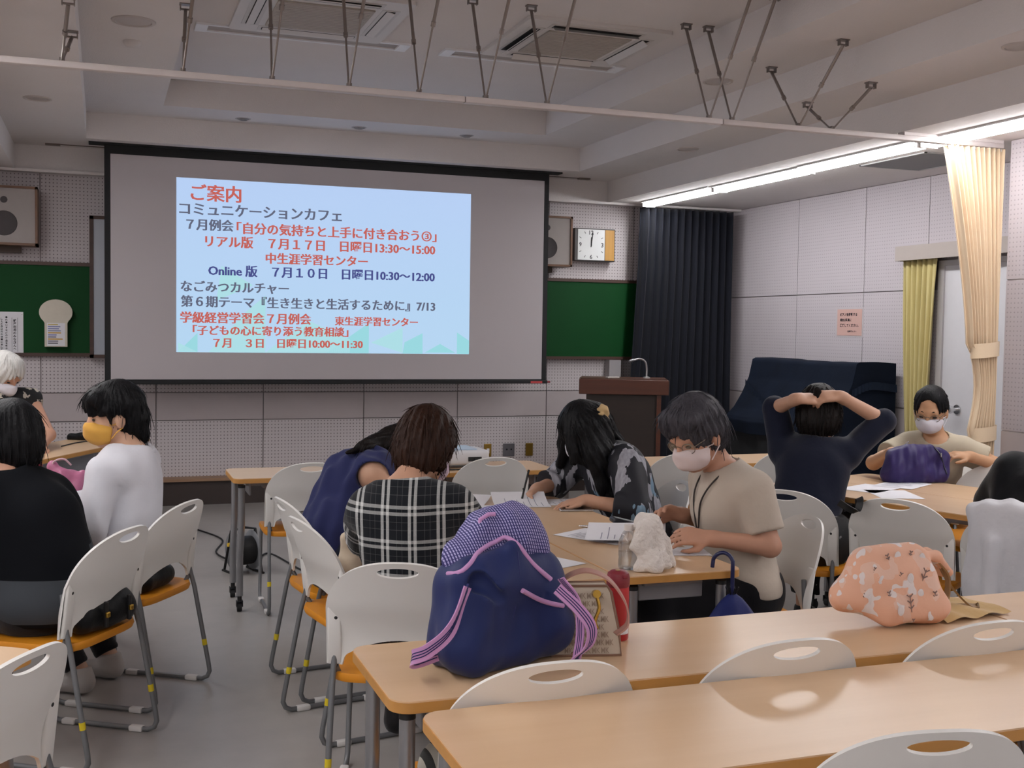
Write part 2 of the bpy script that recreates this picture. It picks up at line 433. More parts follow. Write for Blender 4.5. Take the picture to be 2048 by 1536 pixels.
# --- partition rail with V struts
YR_ = 5.6
rail = thing('partition_rail', 'long white curtain rail hung across the room on steel struts', 'rail', (0, YR_, 2.675))
mat('rail_white', 'cfc6c4', .45, var=.03)
for x0, x1 in ((XL+.02, 1.74), (1.745, 3.24), (3.245, 5.21)):
    b = MB(); b.rbox(((x0+x1)/2, 0, -.002), (x1-x0, .05, .03), .004); b.build('rail_section', 'rail_white', rail, 30)
b = MB(); b.bb((4.46, -.03, .012), (5.2, .03, .03)); b.build('rail_bracket', 'rail_white', rail)
mat('strut_steel', '8d8480', .4, .7, var=.08)
st = [-1.2, -.65, -.172, .357, .771, 1.147, 1.504, 1.858, 2.199, 3.165, 3.311, 3.746, 3.973]
for x in st:
    zt = 3.295 if x > .42 and x < 3.42 else (3.10 if x > -.115 and x < 3.94 else (2.90 if x > -.65 else 2.705))
    if x < -.6: continue
    zt -= 2.675
    for s in (-1, 1):
        p0 = Vector((x, s*.006, .012)); p1 = Vector((x+.035, s*.35 if zt > .3 else s*.30, zt-.03)); mid = p0.lerp(p1, .52)
        b = MB(); b.cyl(p0, mid, .0055, n=8); b.cyl(mid, p1, .009, n=8); b.cyl(mid-(p1-p0).normalized()*.012, mid+(p1-p0).normalized()*.012, .0125, n=8)
        so = b.build('strut', 'strut_steel', rail, 40)
        b = MB(); b.bb((p1.x-.03, p1.y-.02, zt-.006), (p1.x+.03, p1.y+.02, zt)); b.bb((p1.x-.028, p1.y-.012, zt-.034), (p1.x-.022, p1.y+.012, zt)); b.bb((p1.x+.022, p1.y-.012, zt-.034), (p1.x+.028, p1.y+.012, zt)); b.cyl((p1.x-.028, p1.y, zt-.028), (p1.x+.028, p1.y, zt-.028), .005, n=8)
        b.build('bracket', 'strut_steel', so)
    b = MB(); b.bb((x-.012, -.012, .006), (x+.012, .012, .03)); b.build('clamp', 'strut_steel', rail)

# ================================================================== projection screen
scr = thing('projection_screen', 'large pull-down projection screen showing a pale blue Japanese slide', 'projection screen', (0, 9.4, 0))
mat('screen_black', '0d0e11', .7, var=.05); mat('screen_fabric', 'b9b3b6', .85, spec=.2, var=.015, scale=2)
sx0, sx1, sz0, sz1 = .013, 3.724, 1.045, 2.89
b = MB(); b.bb((sx0, 0, sz0), (sx1, .002, sz1)); b.build('black_border', 'screen_black', scr)
b = MB(); b.bb((sx0+.045, -.0015, sz0+.02), (sx1-.045, .0005, sz1-.07)); b.build('screen_fabric', 'screen_fabric', scr)
b = MB(); b.rbox(((sx0+sx1)/2, 0, sz0-.004), (sx1-sx0+.02, .03, .03), .006); b.build('bottom_bar', 'screen_black', scr)
b = MB(); b.bb((3.572, -.018, 1.030), (3.681, -.0155, 1.048)); b.build('maker_label', mat('red_label', 'c8474a', .5), scr)
b = MB(); b.rbox((sx1+.022, 0, sz0-.004), (.03, .034, .016), .004); b.build('bar_cap', mat('red_cap', '8a2a33', .5), scr)
b = MB(); b.bb((-.10, -.05, 2.886), (3.83, .06, 2.90)); b.build('ceiling_slot', 'screen_black', scr)
for x in (-.42, 4.10):
    b = MB(); b.bb((x, .2, 2.888), (x+.11, .25, 2.90)); b.build('ceiling_bracket', mat('bracket_brown', '6d6059', .6), scr)
b = MB(); b.bb((-.34, .22, 2.894), (4.14, .232, 2.90)); b.build('ceiling_track', 'bracket_brown', scr)
# the slide
m = bpy.data.materials.new('slide_light'); m.use_nodes = True; t = NT(m)
p = t.xyz(t.pos()); g = t.noise(.8, 2, t.pos())
hz = t.math('DIVIDE', t.math('SUBTRACT', p[2], 1.28), 1.39)
c = t.mix(t.math('MULTIPLY', t.math('SUBTRACT', 1.0, hz), .5), lin('b9d4fb'), lin('b4e3f2'))
c = t.mix(t.math('MULTIPLY', g, .4), c, lin('c6dbff'))
t.b.inputs['Base Color'].default_value = (.05,.05,.05,1); t.b.inputs['Specular IOR Level'].default_value = 0
t.link(c, t.b.inputs['Emission Color']); t.b.inputs['Emission Strength'].default_value = SLIDE; MATS['slide_light'] = m; m.cycles.emission_sampling = 'NONE'
emat('slide_teal', 'a0e0e8', SLIDE); emat('slide_teal_pale', 'b4e6ee', SLIDE); emat('slide_red', 'd0685f', SLIDE*.95); emat('slide_dark', '6a6f86', SLIDE*.9); emat('slide_navy', '4f5596', SLIDE*.9)
b = MB(); b.bb((.55, -.0025, 1.283), (2.998, -.0015, 2.668)); sl = b.build('slide', 'slide_light', scr)
tris = [([(.564,1.285),(.714,1.285),(.714,1.44)], 0), ([(.564,1.36),(.714,1.285),(.564,1.285)], 1), ([(.80,1.285),(1.25,1.285),(1.25,1.75),(1.1,1.62)], 1), ([(.86,1.70),(1.15,1.83),(.9,1.98)], 1), ([(1.25,1.285),(1.95,1.285),(1.95,1.40),(1.6,1.55)], 1), ([(1.75,1.285),(2.11,1.285),(2.11,1.54)], 0), ([(2.13,1.375),(2.404,1.29),(2.402,1.506)], 1), ([(2.404,1.285),(2.58,1.285),(2.578,1.46),(2.42,1.38)], 0), ([(2.60,1.295),(2.735,1.37),(2.872,1.295)], 0), ([(2.887,1.285),(2.997,1.285),(2.997,1.40),(2.887,1.47)], 0)]
for pts, k in tris:
    b = MB(); b.prism(pts, -.0032, -.0026, lambda x, z, y: (x, y, z)); b.build('slide_shape', ('slide_teal', 'slide_teal_pale')[k], sl)
for body, x0, x1, zc, mm in [("ご案内", .662, 1.051, 2.557, 'red'), ("コミュニケーションカフェ", .574, 1.87, 2.425, 'dark'), ("７月例会", .628, .993, 2.303, 'dark'),
    ("「自分の気持ちと上手に付き合おう③」", 1.02, 2.69, 2.289, 'red'), ("リアル版　７月１７日　日曜日13:30～15:00", .774, 2.68, 2.174, 'red'), ("中生涯学習センター", 1.252, 2.093, 2.055, 'red'),
    ("Online 版　７月１０日　日曜日10:30～12:00", .798, 2.679, 1.943, 'navy'), ("なごみつカルチャー", .586, 1.436, 1.81, 'dark'), ("第６期テーマ『生き生きと生活するために』7/13", .586, 2.686, 1.691, 'dark'),
    ("学級経営学習会７月例会", .582, 1.622, 1.563, 'red'), ("東生涯学習センター", 1.822, 2.533, 1.553, 'red'), ("「子どもの心に寄り添う教育相談」", .679, 1.933, 1.461, 'red'), ("７月　３日　日曜日10:00～11:30", .838, 2.057, 1.359, 'red')]:
    me = text_mesh(body, x0, x1, zc, -.0042, .009); bm = bmesh.new(); bm.from_mesh(me)
    for dx, dy in ((-.003, .0004), (.006, .0004)):
        for v in me.vertices: v.co.x += dx; v.co.y += dy
        bm.from_mesh(me)
    bm.to_mesh(me); bm.free(); obj('text_line', me, 'slide_'+mm, sl)

# ================================================================== things on the front wall
wood('board_frame', '3c2a24', '54392f', .5); mat('board_green', '06431c', .6, spec=.2, var=.08, scale=4); mat('whiteboard', 'aeb3bd', .3, var=.02); mat('paper', 'e6e5ea', .8, var=.02); mat('ink', '23222a', .8)
cb = thing('chalkboard', 'wide green chalkboard with dark frame running behind the screen', 'chalkboard', (2.1, 9.82, 1.61))
x0, x1 = -1.55-2.1, 4.95-2.1
MB().bb((x0, -.01, -.35), (x1, .03, .35)).build('board_surface', 'board_green', cb)
for a, b_ in (((x0-.03, -.022, .35), (x1+.03, .03, .378)), ((x0-.03, -.03, -.378), (x1+.03, .03, -.35)), ((x0-.03, -.022, -.378), (x0, .03, .378)), ((x1, -.022, -.378), (x1+.03, .03, .378))):
    MB().bb(a, b_).build('frame_bar', 'board_frame', cb)
wb = thing('whiteboard', 'tall narrow whiteboard strip in dark frame beside the screen', 'whiteboard', (.25, 9.77, 1.795))
MB().bb((-.32, -.012, -.545), (.3, .012, .545)).build('board_surface', 'whiteboard', wb)
for a, b_ in (((-.35, -.02, .545), (.33, .02, .572)), ((-.35, -.02, -.572), (.33, .02, -.545)), ((-.35, -.02, -.572), (-.32, .02, .572)), ((.3, -.02, -.572), (.33, .02, .572))):
    MB().bb(a, b_).build('frame_bar', 'board_frame', wb)
def speaker(x, y, z, w_, h, label):
    t = thing('wall_speaker', label, 'speaker', (x, y, z), 0, 'wooden loudspeakers on the front wall')
    wood('speaker_wood', '5a3a22', '74492a', .45); mat('speaker_cloth', 'a09996', .9, var=.04); mat('speaker_cone', '4f4b4c', .9, bump=.3, bscale=300)
    d = .22
    for a, b_ in (((-w_/2, -d/2, h/2-.018), (w_/2, d/2, h/2)), ((-w_/2, -d/2, -h/2), (w_/2, d/2, -h/2+.018)), ((-w_/2, -d/2, -h/2), (-w_/2+.018, d/2, h/2)), ((w_/2-.018, -d/2, -h/2), (w_/2, d/2, h/2))):
        MB().bb(a, b_).build('cabinet_side', 'speaker_wood', t)
    MB().bb((-w_/2+.018, -d/2+.012, -h/2+.018), (w_/2-.018, d/2, h/2-.018)).build('front_baffle', 'speaker_cloth', t)
    Rm = Matrix.Rotation(PI/2, 3, 'X')
    MB().lathe([(.0, .002), (.085, .004), (.092, .008), (.096, .0)], (-.01, -d/2+.012, -.06), 32, Rm).build('woofer', 'speaker_cone', t, 50)
    MB().lathe([(.0, .002), (.024, .003), (.026, .0)], (-.01, -d/2+.012, .12), 20, Rm).build('tweeter', 'speaker_cone', t, 50)
    MB().bb((-.1, d/2-.06, -h/2-.05), (.1, d/2+.02, -h/2)).build('wall_mount', mat('mount_dark', '4a3b33', .6), t)
speaker(-.705, 9.68, 2.325, .46, .455, 'wooden box loudspeaker above the white notice and foam head')
speaker(3.80, 9.68, 2.31, .46, .455, 'wooden box loudspeaker half hidden by the screen near the clock')
ck = thing('wall_clock', 'square white wall clock with ochre side strip showing noon', 'clock', (4.335, 9.77, 2.306))
mat('clock_case', '4b4747', .5); mat('clock_face', 'e3e6e6', .4, var=.01); wood('clock_wood', 'b0803a', 'c6964a', .5, 2); mat('clock_print', '3a3c40', .6)
MB().rbox((0, .02, 0), (.415, .07, .305), .006).build('case', 'clock_case', ck)
MB().bb((-.175, -.019, -.142), (.098, -.014, .142)).build('dial', 'clock_face', ck); MB().bb((.104, -.019, -.142), (.197, -.014, .142)).build('side_strip', 'clock_wood', ck)
for tx, x0, x1, z in (('12', -.062, -.018, .113), ('3', .062, .085, 0), ('6', -.052, -.028, -.113), ('9', -.162, -.138, 0)): obj('numeral', text_mesh(tx, x0, x1, z, -.0205, .02), 'clock_print', ck)
for k in range(12):
    if k % 3 == 0: continue
    a = rad(90-30*k); s = .118/max(abs(math.cos(a)), abs(math.sin(a))); s = min(s, .128)
    b = MB(); b.box((-.04+s*math.cos(a), -.0205, s*math.sin(a)), (.022, .001, .005), M=Matrix.Rotation(-a, 3, 'Y')); b.build('tick', 'clock_print', ck)
for L, wd, a in ((.07, .011, 88), (.112, .008, 82)):
    b = MB(); b.box((-.04+L*.40*math.cos(rad(a)), -.0225, L*.40*math.sin(rad(a))), (L*1.2, .0012, wd), M=Matrix.Rotation(-rad(a), 3, 'Y')); b.build('hand', mat('clock_hand', '16171a', .5), ck)
fh = thing('foam_cutout', 'white mushroom-shaped foam cutout with a striped memo below', 'wall decoration', (-.35, 9.75, 1.5))
mat('foam', 'd2cbbc', .8, bump=.15, bscale=40)
pts = [(-.085, -.188), (.083, -.188), (.083, .0)]
for k in range(25):
    a = rad(-42+264*k/24); pts.append((-.002+.124*math.cos(a), .085+.103*math.sin(a)))
pts += [(-.085, .0)]
b = MB(); b.prism(pts, -.03, .05, lambda x, z, y: (x, y, z)); b.build('foam_body', 'foam', fh)
MB().bb((-.068, -.0325, -.182), (.066, -.031, .0)).build('memo_sheet', 'paper', fh)
rng = random.Random(3)
for k in range(10):
    z = -.012-.0165*k; c = ('c9b46a', '7f86b8', '7f86b8', '8b8fae', 'c79a3a', '7f86b8', '7a7a88', 'c79a3a', '7a7a88', '55555f')[k]
    MB().bb((-.06, -.0335, z-.0045), (rng.uniform(.0, .058), -.0325, z+.0045)).build('memo_line', mat('memo_'+c, c, .8), fh)
nt = thing('notice_sheet', 'white notice sheet of upright Japanese lettering on the chalkboard', 'notice', (-.74, 9.808, 1.413))
MB().bb((-.145, -.004, -.171), (.145, 0, .171)).build('sheet', 'paper', nt)
def vtext(body, x, z0, z1, parent, m, y=-.0055, w_=None):
    h = (z0-z1)/len(body)
    for k, ch in enumerate(body):
        me = text_mesh(ch, x-h*.42*(w_ or 1), x+h*.42*(w_ or 1), z0-h*(k+.5), y, .03); obj('character', me, m, parent)
vtext('部屋利用のみなさんへ', .082, .115, -.135, nt, 'ink'); vtext('●机・いすなどの備品を動か', .022, .138, -.13, nt, 'ink', w_=.9); vtext('したときは元の位置に戻して', -.012, .125, -.14, nt, 'ink', w_=.9); vtext('ください。', -.045, .13, .03, nt, 'ink', w_=.9)
for x in (.062, .103): MB().bb((x-.001, -.0055, -.145), (x+.001, -.0045, .125)).build('rule_line', 'ink', nt)
for sx in (-1, 1):
    for sz in (-1, 1): MB().lathe([(.004, .0), (.004, .002), (.0, .003)], (sx*.135, -.004, sz*.155), 10, Matrix.Rotation(PI/2, 3, 'X')).build('pin', 'chrome', nt)
for x, m, lb, hole in ((3.334, 'brass_plate', 'brass wall switch plate with a white rocker near the floor', 1), (3.54, 'steel_plate', 'grey steel double outlet plate near the floor', 2), (3.743, 'brass_plate', 'plain brass wall plate near the floor beside the lectern', 0)):
    mat('brass_plate', '9a7a33', .4, .7); mat('steel_plate', '77757a', .4, .6)
    t = thing('wall_outlet', lb, 'outlet', (x, YF, .388), 0, 'plates low on the front wall')
    ww = .11 if hole == 2 else .07
    MB().rbox((0, -.006, 0), (ww, .012, .118), .003).build('plate', m, t)
    if hole == 1: MB().rbox((0, -.014, -.005), (.026, .008, .045), .002).build('rocker', 'paper', t)
    if hole == 2:
        for s in (-1, 1): MB().lathe([(.008, 0), (.008, .003), (.0, .003)], (s*.022, -.012, .005), 14, Matrix.Rotation(PI/2, 3, 'X')).build('socket', 'ink', t)
# --- pink notice on the side wall
t = thing('notice_sheet', 'small pink notice about moving the piano on the side wall', 'notice', (XR, 7.945, 1.605))
MB().bb((-.004, -.165, -.11), (-.001, .165, .11)).build('sheet', mat('pink_paper', 'c9a49b', .7, var=.02), t)
MB().bb((-.002, -.18, -.125), (-.0005, .18, .125)).build('clear_sleeve', mat('sleeve', 'c3bcbf', .2), t)
for body, y0, y1, z in (('ピアノを移動する', .125, -.105, .065), ('場合は職員に', .125, -.03, .02), ('連絡してください。', .125, -.125, -.025), ('生涯学習センター', .02, -.1, -.075)):
    me = text_mesh(body, 0, abs(y1-y0), z, 0, .03)
    for v in me.vertices: v.co = Vector((-.0055, y0-v.co.x, v.co.z))
    obj('text_line', me, 'ink', t)
# ================================================================== chairs
mat('chair_white', 'e4e2de', .38, spec=.45, var=.02, scale=4); mat('seat_orange', 'd98c1e', .45, var=.06); mat('frame_grey', '77797c', .4, .35, var=.05); mat('glide_white', 'd6d4d2', .5); mat('tape_yellow', 'd8c01e', .5); mat('screw_dark', '1a1a1c', .4)
def chair_back_mesh():
    HW = .228
    def ztop(s): return .625+.175*max(0, 1-(abs(s)/HW)**2.4)**.5
    outer = []
    for k in range(41):
        s = -HW*math.cos(PI*k/40); outer.append((s, ztop(s)))
    outer += [(HW, .455), (.178, .455), (.172, .478)]
    for k in range(13):
        s = .165-.33*k/12; outer.append((s, .488+.052*(1-(s/.165)**2)))
    outer += [(-.172, .478), (-.178, .455), (-HW, .455)]
    hole = [(.063*math.cos(2*PI*k/28), .767+.0165*math.sin(2*PI*k/28)) for k in range(28)]
    pts = [Vector(p) for p in outer]; n0 = len(pts); pts += [Vector(p) for p in hole]; n1 = len(pts)
    ed = [(i, (i+1) % n0) for i in range(n0)] + [(n0+i, n0+(i+1) % 28) for i in range(28)]
    def inside(x, z, poly):
        c = False; j = len(poly)-1
        for i in range(len(poly)):
            if (poly[i][1] > z) != (poly[j][1] > z) and x < (poly[j][0]-poly[i][0])*(z-poly[i][1])/(poly[j][1]-poly[i][1])+poly[i][0]: c = not c
            j = i
        return c
    for i in range(-10, 11):
        for j in range(17):
            x, z = i*.022, .465+j*.0205
            if inside(x, z, outer) and ((x/.076)**2+((z-.767)/.026)**2) > 1 and min((Vector((x, z))-p).length for p in pts[:n1]) > .008: pts.append(Vector((x, z)))
    r = geometry.delaunay_2d_cdt(pts, ed, [], 0, 1e-6); V, F = r[0], r[2]
    T = []
    for f in F:
        c = sum((V[i] for i in f), Vector((0, 0)))/len(f)
        if inside(c.x, c.y, outer) and not inside(c.x, c.y, hole): T.append(f)
    def P(s, z):
        h = max(0.0, (z-.455)/.345)
        bow = .052*(1-(s/HW)**2)*(.75+.25*h)
        rec = -.005-.085*h**1.5+.012*math.sin(PI*min(1, h/.55))
        return Vector((s, -.165-bow+rec, z))
    def N(s, z):
        e = .004; a = P(s+e, z)-P(s-e, z); b = P(s, z+e)-P(s, z-e); return a.cross(b).normalized()
    n = len(V); th = .009
    vs = [P(v.x, v.y)+N(v.x, v.y)*th/2 for v in V] + [P(v.x, v.y)-N(v.x, v.y)*th/2 for v in V]
    fs = [tuple(f) for f in T] + [tuple(n+i for i in f[::-1]) for f in T]
    cnt = {}
    for f in T:
        for i in range(len(f)):
            a, b = f[i], f[(i+1) % len(f)]; cnt[(a, b)] = cnt.get((a, b), 0)+1
    for (a, b) in cnt:
        if (b, a) not in cnt: fs.append((b, a, n+a, n+b))
    mb = MB(); mb.add(vs, fs); return mb.mesh('backrest', 55), P
def make_chair():
    t = thing('stacking_chair', 'x', 'chair')
    me, P = chair_back_mesh()
    bk = obj('backrest', me, 'chair_white', t)
    for s in (-1, 1):
        p = P(s*.203, .57); b = MB(); b.rbox((s*.203, p.y-.0085, .550), (.042, .014, .19), .005, M=Matrix.Rotation(rad(7), 3, 'X')); b.build('upright_sleeve', 'chair_white', bk, 50)
        b = MB(); b.cyl((s*.197, p.y-.014, .607), (s*.197, p.y-.0225, .606), .0055, n=12); b.build('screw', 'screw_dark', bk)
    b = MB()
    def S(u, v):
        a = 2*PI*u; c, s_ = math.cos(a), math.sin(a); e = .42
        x = math.copysign(abs(c)**e, c)*.222; y = math.copysign(abs(s_)**e, s_)*.215
        k = [1.0, 1.02, 1.0, .7, .35, .0][int(round(v*5))]; z = [.405, .418, .432, .428, .422, .420][int(round(v*5))]
        fr = max(0, (y*k-.12)/.1); return (x*k, y*k+.0, z-.02*fr*fr)
    b.grid(S, 40, 6, True); b.f.append(tuple(range(40))[::-1]); b.build('seat', 'seat_orange', t, 60)
    for s in (-1, 1):
        path = [(s*.203, -.172, .60), (s*.203, -.178, .50), (s*.207, -.205, .40), (s*.212, -.268, .075)]
        path += [(s*.213, -.272, .045), (s*.213, -.262, .022), (s*.213, -.238, .0105)] + [(s*.213, .13, .0105), (s*.213, .158, .018), (s*.212, .172, .042)]
        path += [(s*.205, .185, .36), (s*.2, .18, .39), (s*.19, .155, .403), (s*.185, -.12, .403), (s*.19, -.165, .415), (s*.2, -.182, .45)]
        b = MB(); b.tube(path, .0095, 10); f = b.build('side_frame', 'frame_grey', t, 50)
        b = MB(); b.cyl((s*.2105, -.2475, .18), (s*.211, -.2515, .155), .0105, n=12); b.build('tape', 'tape_yellow', f)
        for y in (-.19, .09): b = MB(); b.rbox((s*.213, y, .0105), (.03, .055, .021), .006); b.build('glide', 'glide_white', f, 40)
    b = MB(); b.tube([(-.185, .05, .4), (.185, .05, .4)], .008, 8); b.tube([(-.185, -.1, .4), (.185, -.1, .4)], .008, 8); b.build('seat_bar', 'frame_grey', t)
    return t
CH = [make_chair()]; CH_used = [False]
def chair(mx, my, h, label):
    """mx,my: midpoint between the two back screws on plan; h: heading clockwise from the screen direction"""
    a = rad(h); o = (mx+.187*math.sin(a), my+.187*math.cos(a), 0)
    if not CH_used[0]:
        CH_used[0] = True; c = CH[0]; c.location = o; c.rotation_euler = (0, 0, -a); c['label'] = label
    else: c = dup(CH[0], o, -a, label)
    c['group'] = 'white stacking chairs'; return c
chair(-.004, 4.158, -57, 'white chair under the woman in black, black handbag on its seat')
chair(.233, 4.725, -57, 'white chair of the woman in the white shirt')
chair(-.236, 2.667, -57, 'empty white chair cropped at the corner by the small table end')
chair(1.018, 5.93, 1, 'empty white chair at the pale end of the projector table')
chair(2.03, 5.96, 0, 'empty white chair facing the projector')
chair(3.205, 5.94, 2, 'empty white chair between the writing woman and the grey-haired woman')
chair(3.93, 5.97, 0, 'empty white chair half hidden by the woman with raised arms')
chair(.79, 4.66, 82, 'slim sideways white chair under the woman in the navy dress')
chair(.775, 4.17, 80, 'sideways white chair holding a folded cream bag')
chair(.865, 3.374, 20, 'white chair of the woman in plaid, beside the blue backpack')
chair(2.96, 4.42, 48, 'white chair behind the woman with raised arms')
chair(3.289, 4.045, 55, 'empty white chair with a black strap over its top')
chair(3.42, 3.50, 62, 'white chair with a white jacket draped over it')
chair(2.46, 3.70, -82, 'white chair behind the grey-haired woman in beige')
chair(2.47, 4.74, -84, 'sideways white chair behind the writing woman')
chair(2.40, 4.22, -88, 'sideways white chair between the two women across the joined tables')
chair(4.53, 4.86, -108, 'white chair beside the woman holding the purple bag')
chair(4.72, 5.44, -125, 'white chair under the woman holding the purple bag')
chair(.905, 2.305, 0, 'white chair back in front of the blue backpack')
chair(1.505, 2.305, 0, 'white chair back at the middle of the second row table')
chair(2.075, 2.305, 0, 'white chair back in front of the peach tote bag')
chair(1.43, 1.715, 12, 'white chair back at the front row table, cropped below')
chair(.80, 1.70, 6, 'white chair whose top edge just shows at the bottom of the picture')

# ================================================================== tables
wood('table_wood', 'd3b08a', 'dab996', .28, 0, 2.0, .5); wood('table_edge', 'b98444', 'c48f4d', .4, 0); mat('table_steel', '9c9da0', .3, .75, var=.05); mat('table_grey', '9a9a9e', .5, .2); mat('rubber', '18181a', .6); mat('cap_black', '141416', .5)
def make_table(w_=1.8, d=.45):
    t = thing('folding_table', 'x', 'table')
    b = MB(); o = roundrect(w_, d, .045, 6); b.prism(o, .6865, .71); b.build('tabletop', 'table_wood', t, 30)
    b = MB(); o2 = roundrect(w_+.004, d+.004, .047, 6); b.prism(o2, .684, .7065); b.build('edge_band', 'table_edge', t, 30)
    b = MB(); b.rbox((0, 0, .655), (w_-.34, .06, .05), .006); b.build('cross_beam', 'table_grey', t)
    b = MB(); b.bb((-w_/2+.2, .10, .47), (w_/2-.2, .112, .66)); b.build('modesty_panel', mat('modesty', '8d8f96', .5, var=.03), t)
    for s in (-1, 1):
        x = s*(w_/2-.045)
        b = MB(); b.rbox((x-s*.05, 0, .64), (.012, .24, .07), .004); b.rbox((x-s*.08, 0, .668), (.11, .22, .026), .004); b.build('leg_bracket', 'table_grey', t)
        for q in (-1, 1):
            y = q*.165
            b = MB(); b.tube([(x, y, .66), (x, y, .45), (x+s*.004, y, .36), (x+s*.008, y*.98, .30), (x+s*.008, y, .085)], .018, 14); lg = b.build('leg', 'table_steel', t, 40)
            b = MB(); b.cyl((x, y, .655), (x, y, .668), .0188, n=14); b.build('leg_cap', 'cap_black', lg, 40)
            b = MB(); b.cyl((x+s*.008, y, .085), (x+s*.008, y, .055), .012, n=10); b.bb((x+s*.008-.017, y-.012, .028), (x+s*.008-.013, y+.02, .06)); b.bb((x+s*.008+.013, y-.012, .028), (x+s*.008+.017, y+.02, .06)); b.cyl((x+s*.008-.012, y+.012, .0255), (x+s*.008+.012, y+.012, .0255), .025, n=18); b.build('caster', 'rubber', lg, 40)
    return t
TB = make_table(); TB_used = [False]
def table(cx_, cy_, h, label, panel_=False):
    global TB_used
    a = -rad(h)
    if not TB_used[0]: TB_used[0] = True; t = TB; t.location = (cx_, cy_, 0); t.rotation_euler = (0, 0, a); t['label'] = label
    else: t = dup(TB, (cx_, cy_, 0), a, label)
    t['group'] = 'wood-topped folding tables'
    if not panel_: 
        for c in list(t.children):
            if c.name.startswith('modesty'): bpy.data.objects.remove(c)
    return t
T5 = table(.635+.9, 6.175, 0, 'light-wood table with the projector and cable reel below', True)
T1 = table(.61+.9, 1.995, 0, 'bare light-wood table with reflections of chair backs')
table(.605+.9+1.81, 1.995, 0, 'light-wood table continuing the bare front row')
table(.575+.9, 2.515, 0, 'light-wood table carrying the blue backpack')
table(.575+.9+1.81, 2.515, 0, 'light-wood table under the free end of the peach tote')
table(1.335, 4.17, 90, 'light-wood table in front of the woman in plaid')
table(1.795, 4.17, 90, 'light-wood table with the towel-covered bottle')
table(2.62+.9, 6.20, 0, 'light-wood table in front of the lectern', True)
n_ = Vector((.957, .29)); ax = Vector((.29, -.957))
for k, lb in ((0, 'light-wood table nearer the empty strap chair'), (1, 'light-wood table with the loose papers, beside the purple bag')):
    c = n_*(4.60+.225+.455*k) + ax*(-3.05)
    table(c.x, c.y, 73.2, lb)
# tables standing at an angle by the plain wall
f_ = Vector((-.84, .545)); a_ = Vector((.545, .84))
c = Vector((-.236, 2.667)) + a_*(.27-.9) + f_*(.07+.225); table(c.x, c.y, -57, 'angled light-wood table corner beside the cropped empty chair')
c = Vector((.233, 4.725)) + a_*(-.2) + f_*(.62+.225); table(c.x, c.y, -57, 'angled light-wood table hidden behind the woman in black')
a9 = Vector((.454, .891)); f9 = Vector((-.891, .454)); c = Vector((.32, 8.33)) - a9*.9 + f9*.225
table(c.x, c.y, -63, 'light-wood table with cables, leaned on by the white-haired person', True)

# ================================================================== lectern
wood('lectern_top', '46261b', '582f20', .35); wood('lectern_body', '1f1511', '2a1c16', .5); 
lt = thing('lectern', 'dark brown wooden lectern with thick reddish top', 'lectern', (4.19, 8.78, 0), rad(-24))
b = MB(); b.rbox((0, 0, 1.035), (.75, .46, .125), .006); b.build('top_box', 'lectern_top', lt)
b = MB(); b.bb((-.36, -.215, 1.0975), (.36, .215, 1.105)); b.build('writing_surface', mat('lectern_slope', '4a2a1d', .4), lt)
b = MB(); b.bb((-.285, -.18, .05), (.285, .2, .975)); b.build('body', 'lectern_body', lt)
for s in (-1, 1): b = MB(); b.bb((s*.295-.018, -.205, .03), (s*.295+.018, .22, .975)); b.build('side_panel', 'lectern_top' if s > 0 else 'lectern_body', lt)
b = MB(); b.bb((-.33, -.23, 0), (.33, .24, .05)); b.build('base', 'lectern_body', lt)
mc = thing('gooseneck_microphone', 'silver gooseneck microphone curving over the lectern', 'microphone', (4.33, 8.72, 1.105))
mat('mic_silver', 'c9c9c9', .3, .7); pth = bez([(.05, 0, .01), (.05, 0, .08), (.03, -.01, .14), (-.03, -.03, .165), (-.10, -.05, .155)], 6)
MB().tube(pth, .0075, 10).build('gooseneck', 'mic_silver', mc, 60); MB().lathe([(.0, 0), (.03, 0), (.03, .008), (.012, .014), (.0, .014)], (.05, 0, 0), 20).build('mic_base', 'mic_silver', mc, 40)
MB().cyl(pth[-1], pth[-1]+(pth[-1]-pth[-2]).normalized()*.05, .011, .009).build('mic_head', mat('mic_head', '8b8b8e', .4, .5), mc, 40)
b = MB(); b.rbox((0, 0, .006), (.11, .05, .012), .004); tag(b.build('pen_tray', mat('tray_pale', 'b7b0ab', .5), None, loc=(4.06, 8.72, 1.105)), 'small pale pen tray lying on the lectern top', 'tray')
b = MB(); b.bb((-.05, -.05, .0), (.07, .05, .47)); bx_ = b.build('wall_box', mat('box_grey', '9b9799', .6), None, loc=(4.55, 9.79, .76)); tag(bx_, 'grey wall cabinet below the chalkboard end behind the lectern', 'cabinet')

